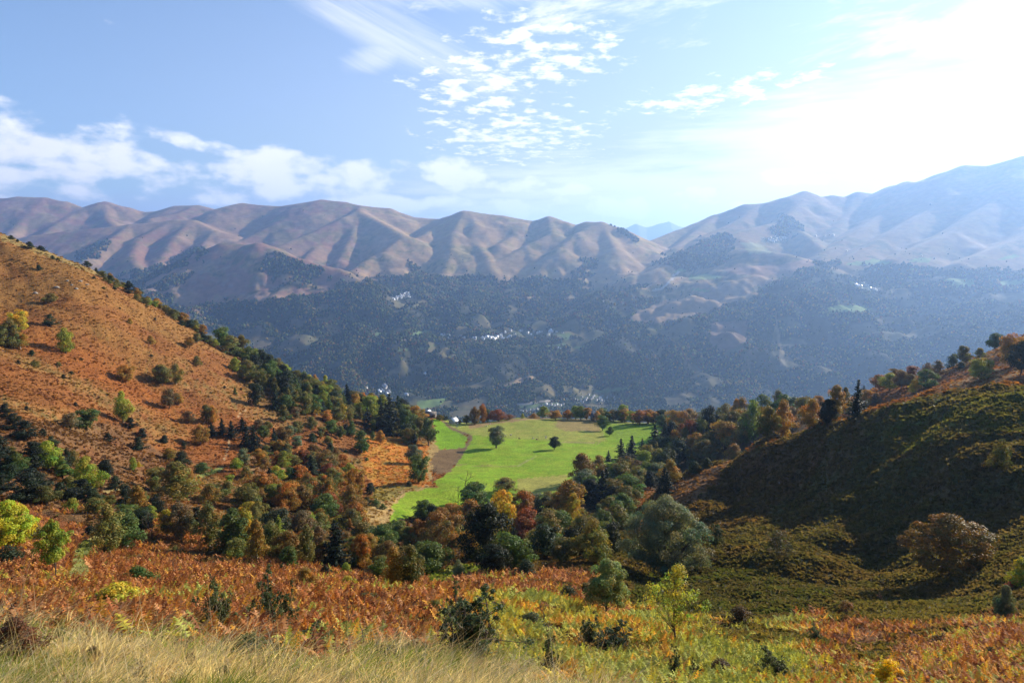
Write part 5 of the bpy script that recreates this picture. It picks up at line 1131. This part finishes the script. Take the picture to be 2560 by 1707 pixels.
def roof_mesh(L, W, H, pitch, th=0.35, ov=0.5):
    rh = W / 2 * math.tan(pitch); l = L / 2 + ov; k = 1 + ov / (W / 2); zt = H + rh + 0.05; ze = zt - rh * k; y = W / 2 * k
    V = [(-l, -y, ze), (l, -y, ze), (l, 0, zt), (-l, 0, zt), (l, y, ze), (-l, y, ze)]
    V += [(a, b, c + th) for a, b, c in V]
    F = np.array([[6, 7, 8, 9], [9, 8, 10, 11], [0, 3, 2, 1], [3, 5, 4, 2], [0, 1, 7, 6], [4, 5, 11, 10], [1, 2, 8, 7], [2, 4, 10, 8], [3, 0, 6, 9], [5, 3, 9, 11]])
    return V, F
def building(px, py, L, W, H, pitch, rz, mw, mr, name, label, cat, grp=None, far=False, parts=True, openings=(), seat=0.0):
    p = hit(px, py, far)
    z = p.z if far else float(near_z(np.array([p.x]), np.array([p.y]))[0])
    Vw, Fw = wall_mesh(L, W, H, pitch); Vr, Fr = roof_mesh(L, W, H, pitch)
    if parts:
        e = bpy.data.objects.new(name, None); COL.objects.link(e)
        link('wall', mesh('wall', Vw, Fw, [mw]), e); link('roof', mesh('roof', Vr, Fr, [mr]), e)
        for nm, x0, z0, ww, hh in openings:
            V = [(x0 - ww/2, -W/2 - .06, z0), (x0 + ww/2, -W/2 - .06, z0), (x0 + ww/2, -W/2 - .06, z0 + hh), (x0 - ww/2, -W/2 - .06, z0 + hh)]
            V += [(a, b + .05, c) for a, b, c in V]
            link(nm, mesh(nm, V, np.array([[0, 1, 2, 3], [4, 7, 6, 5], [0, 4, 5, 1], [1, 5, 6, 2], [2, 6, 7, 3], [3, 7, 4, 0]]), [m_dark]), e)
    else:
        F4 = np.concatenate([Fw[0], Fr + 10]); me = mesh(name, list(Vw) + list(Vr), [F4, Fw[1]], [mw, mr], mat_idx=[0] * 4 + [1] * len(Fr) + [0] * 2)
        e = link(name, me)
    e.location = (p.x, p.y, z + seat); e.rotation_euler = (0, 0, rz)
    tag(e, label, cat, grp); return e
x_, y_ = cr('E', 134, 296); building(x_, y_, 8.6, 6.0, 3.0, R(36), R(-8), m_stone, m_oroof, 'hay_barn', 'old grey stone hay barn with slate roof at the meadow corner', 'barn', openings=(('door', -1.5, 0, 1.6, 2.0), ('window', 2.0, 1.1, .8, .9)))
x_, y_ = cr('E', 108, 254); building(x_, y_, 4.6, 4.0, 2.8, R(42), R(62), m_wall, m_metal, 'farm_shed', 'small shed with bright white roof peeking over the old barn', 'barn', openings=(('door', 0, 0, 1.2, 2.0),), seat=1.2)
x_, y_ = cr('E', 336, 274); building(x_, y_, 6.0, 5.6, 2.0, R(40), R(52), m_wall, m_metal, 'farmhouse', 'farmhouse with two steep bright white roof slopes on the meadow brow', 'house', openings=(('door', 0, 0, 1.2, 2.0), ('window', 2.0, .9, .9, 1.0)), seat=0.6)
x_, y_ = cr('E', 1572, 286); sp = hit(x_, y_)
e = bpy.data.objects.new('church_tower', None); COL.objects.link(e); e.location = (sp.x, sp.y, sp.z)
V = [(a * 1.6, b * 1.6, c) for c in (-2, 4.0) for a, b in ((-1, -1), (1, -1), (1, 1), (-1, 1))]
link('wall', mesh('wall', V, np.array([[0, 1, 5, 4], [1, 2, 6, 5], [2, 3, 7, 6], [3, 0, 4, 7]]), [m_stone]), e)
V = [(a * 1.9, b * 1.9, 4.0) for a, b in ((-1, -1), (1, -1), (1, 1), (-1, 1))] + [(0, 0, 10.5)]
link('spire', mesh('spire', V, np.array([[0, 1, 4], [1, 2, 4], [2, 3, 4], [3, 0, 4]]), [m_slated]), e); tag(e, 'pointed dark slate spire poking above the meadow brow', 'church')
vr = random.Random(9)
VIL = {
 ('V', 'in the long village across the far valley side', 'houses of the long mid-slope village'): '770,478;820,462;838,466;880,470;878,488;975,478;1000,492;1015,490;1085,497;1105,490;1160,490;1175,502;1170,490;1187,489;1202,484;1215,479;1245,488;1262,501;1276,491;1286,483;1275,498;1310,472;1320,462;1318,480;1335,500;1370,496;1385,486;1397,478;1380,491;1435,458;1480,437;1495,430;1545,450;1572,462;1625,452;1660,440;1715,462;1730,442;1736,428;1746,440;1726,455;1786,438;1838,447;1100,500;1230,492;1640,448;1355,445;1400,430',
 ('V', 'in the hamlet high on the left far slope', 'houses of the high left hamlet'): '400,155;415,160;430,155;440,148;447,156;455,146;465,140;470,150;480,136;488,146;492,128;500,140;508,120;514,134;520,150;524,110;530,126;536,142;540,116;546,132;552,150;470,128;482,158;440,165;420,170',
 ('V', 'in the low village behind the wooded spur', 'houses of the low left village'): '335,888;350,900;345,910;290,938;320,935;335,946;350,951;365,941;376,956;360,966;185,915;245,920;525,968;300,948;310,925;375,944',
 ('V', 'in the valley floor town beyond the meadow', 'houses of the valley floor town'): '1940,1000;2000,985;2040,995;2055,970;2075,1005;2085,995;2100,975;2090,985;2120,1012;2155,990;2160,1015;2210,990;2270,990;2275,1005;2005,1030;1992,1015;1960,1012;2030,1010;2060,1018;2140,1000;2180,1020;1700,1048;1720,1055;1740,1050;1765,1058;1790,1052;1820,1056;1560,1092;1590,1096;1620,1090;1500,1106;1530,1104;1650,1096;1480,1100;1840,1046;1680,1070;1660,1060',
 ('3', 'in the high village on the hazy right slope', 'houses of the high right village'): '570,708;620,700;610,716;640,712;715,695;726,700;720,720;652,691;660,705;680,700;690,712;700,722;670,722;640,728;625,722;600,706;590,720;655,718;700,700;980,683;992,687;1045,680;1052,684;930,688;1020,682',
 ('3', 'in the bright hamlet inside the right hand forest', 'houses of the forest hamlet'): '1205,1022;1215,1031;1227,1020;1245,1011;1270,1022;1286,1026;1245,1048;1195,1018;1256,1008;1330,1055;1342,1060;1318,1050;1300,1045;1240,1030',
}
hv = []
for k_ in range(5):
    L = 11 + 2.0 * k_ * 0.8; W = 8 + 0.7 * k_; pi_ = R(40 + 2 * k_)
    Vw, Fw = wall_mesh(L, W, 5.0 + k_ % 3, pi_); Vr, Fr = roof_mesh(L, W, 5.0 + k_ % 3, pi_, .5, .6)
    for mr in (m_slate, m_slated):
        hv.append(mesh('house', list(Vw) + list(Vr), [np.concatenate([Fw[0], Fr + 10]), Fw[1]], [m_wall, mr], mat_idx=[0] * 4 + [1] * len(Fr) + [0] * 2))
for (cn, lab, grp), s in VIL.items():
    hs = []
    for q in s.split(';'):
        a, b = map(float, q.split(',')); x_, y_ = cr(cn, a, b); p = hit(x_, y_, True)
        if p is None: continue
        e = link('house', hv[2 * vr.randrange(5) + (1 if vr.random() < (0.8 if 'floor' in grp else 0.3) else 0)]); e.location = (p.x, p.y, p.z + 1.5)
        e.rotation_euler = (0, 0, R(57) + vr.choice([0, 0, 0, math.pi / 2]) + vr.gauss(0, .2)); k_ = 1.15 if 'high' in grp else (0.75 if 'floor' in grp else 1.15)
        e.scale = (k_, k_, k_); hs.append((x_, y_, e))
    hs.sort(key=lambda h: h[0])
    for i_, h in enumerate(hs): tag(h[2], f'{numw(i_ + 1)} house from the left {lab}', 'house', grp)
for cn, a, b, lab in (('V', 680, 796, 'lone white house in the dark woods above the low village'), ('V', 1800, 580, 'left white house beside the small green field of the far slope'), ('V', 1822, 583, 'right white house beside the small green field of the far slope'),
                      ('V', 2180, 184, 'lone pale house on the upper far slope below the bare mountain'), ('3', 1652, 824, 'lone white barn above the pale green field on the hazy right slope'), ('3', 1140, 791, 'lone red-brown barn on the hazy right slope'), ('2', 2130, 780, 'pale building on the road below the notch')):
    x_, y_ = cr(cn, a, b); p = hit(x_, y_, True); e = link('house', hv[4]); e.location = (p.x, p.y, p.z + 2); e.rotation_euler = (0, 0, R(52)); tag(e, lab, 'house')
# sheep
m_wool = plain_mat('wool_mat', (0.66, 0.60, 0.50), 0.95, 0.1); m_wool2 = plain_mat('brown_wool_mat', (0.30, 0.20, 0.12), 0.95, 0.1)
def sheep_mesh(mat, graze):
    rs = np.random.default_rng(3); parts = []
    def ell(c, r):
        th = np.linspace(0, math.pi, 7); ph_ = np.linspace(0, 2 * math.pi, 9)[:-1]
        V = np.array([(c[0] + r[0] * math.sin(a) * math.cos(b), c[1] + r[1] * math.sin(a) * math.sin(b), c[2] + r[2] * math.cos(a)) for a in th for b in ph_])
        F = np.array([(i * 8 + j, i * 8 + (j + 1) % 8, (i + 1) * 8 + (j + 1) % 8, (i + 1) * 8 + j) for i in range(6) for j in range(8)]); return V, F
    parts.append(ell((0, 0, .62), (.55, .27, .30))); hz_ = .22 if graze else .85
    parts.append(tube([(.42, 0, .70), (.62, 0, (.70 + hz_) / 2 + .05), (.78, 0, hz_)], [.16, .11, .08], 6)); parts.append(ell((.84, 0, hz_), (.16, .08, .09)))
    for a in (-.33, .33):
        for b in (-.14, .14): parts.append(tube([(a, b, .5), (a, b, .25), (a, b, 0)], [.07, .05, .04], 5))
    V, F = join(parts); return mesh('sheep', V, F, [mat], smooth=True)
SH = [sheep_mesh(m_wool, True), sheep_mesh(m_wool, False), sheep_mesh(m_wool2, True)]
for k_, (a, b, m_, lab) in enumerate([(365, 387, 1, 'white sheep alone on the brown hedge bank at the upper left of the meadow'), (630, 382, 0, 'white sheep left of the pair under the small brow tree'), (656, 364, 1, 'white sheep right of the pair under the small brow tree'),
      (735, 392, 1, 'white sheep just above the tall meadow ash'), (796, 466, 1, 'white sheep touching the right side of the tall meadow ash'), (846, 459, 0, 'sheep just right of the tall meadow ash, slightly above'), (920, 491, 2, 'brown sheep midway between the two meadow trees'),
      (1044, 490, 0, 'left sheep of the grazing pair left of the round dark tree'), (1075, 499, 2, 'right brown sheep of the grazing pair left of the round dark tree'), (1161, 475, 1, 'upper sheep beside the round dark tree'), (1155, 485, 0, 'lower sheep beside the round dark tree'), (652, 425, 2, 'brown sheep below the small brow tree')]):
    x_, y_ = cr('E', a, b); p = hit(x_, y_); e = link('sheep', SH[m_]); e.location = (p.x, p.y, float(near_z(np.array([p.x]), np.array([p.y]))[0])); e.rotation_euler = (0, 0, vr.uniform(-.6, .6) + (math.pi if k_ % 2 else 0))
    e.scale = (1.35,) * 3; tag(e, lab, 'sheep', 'sheep grazing on the meadow')
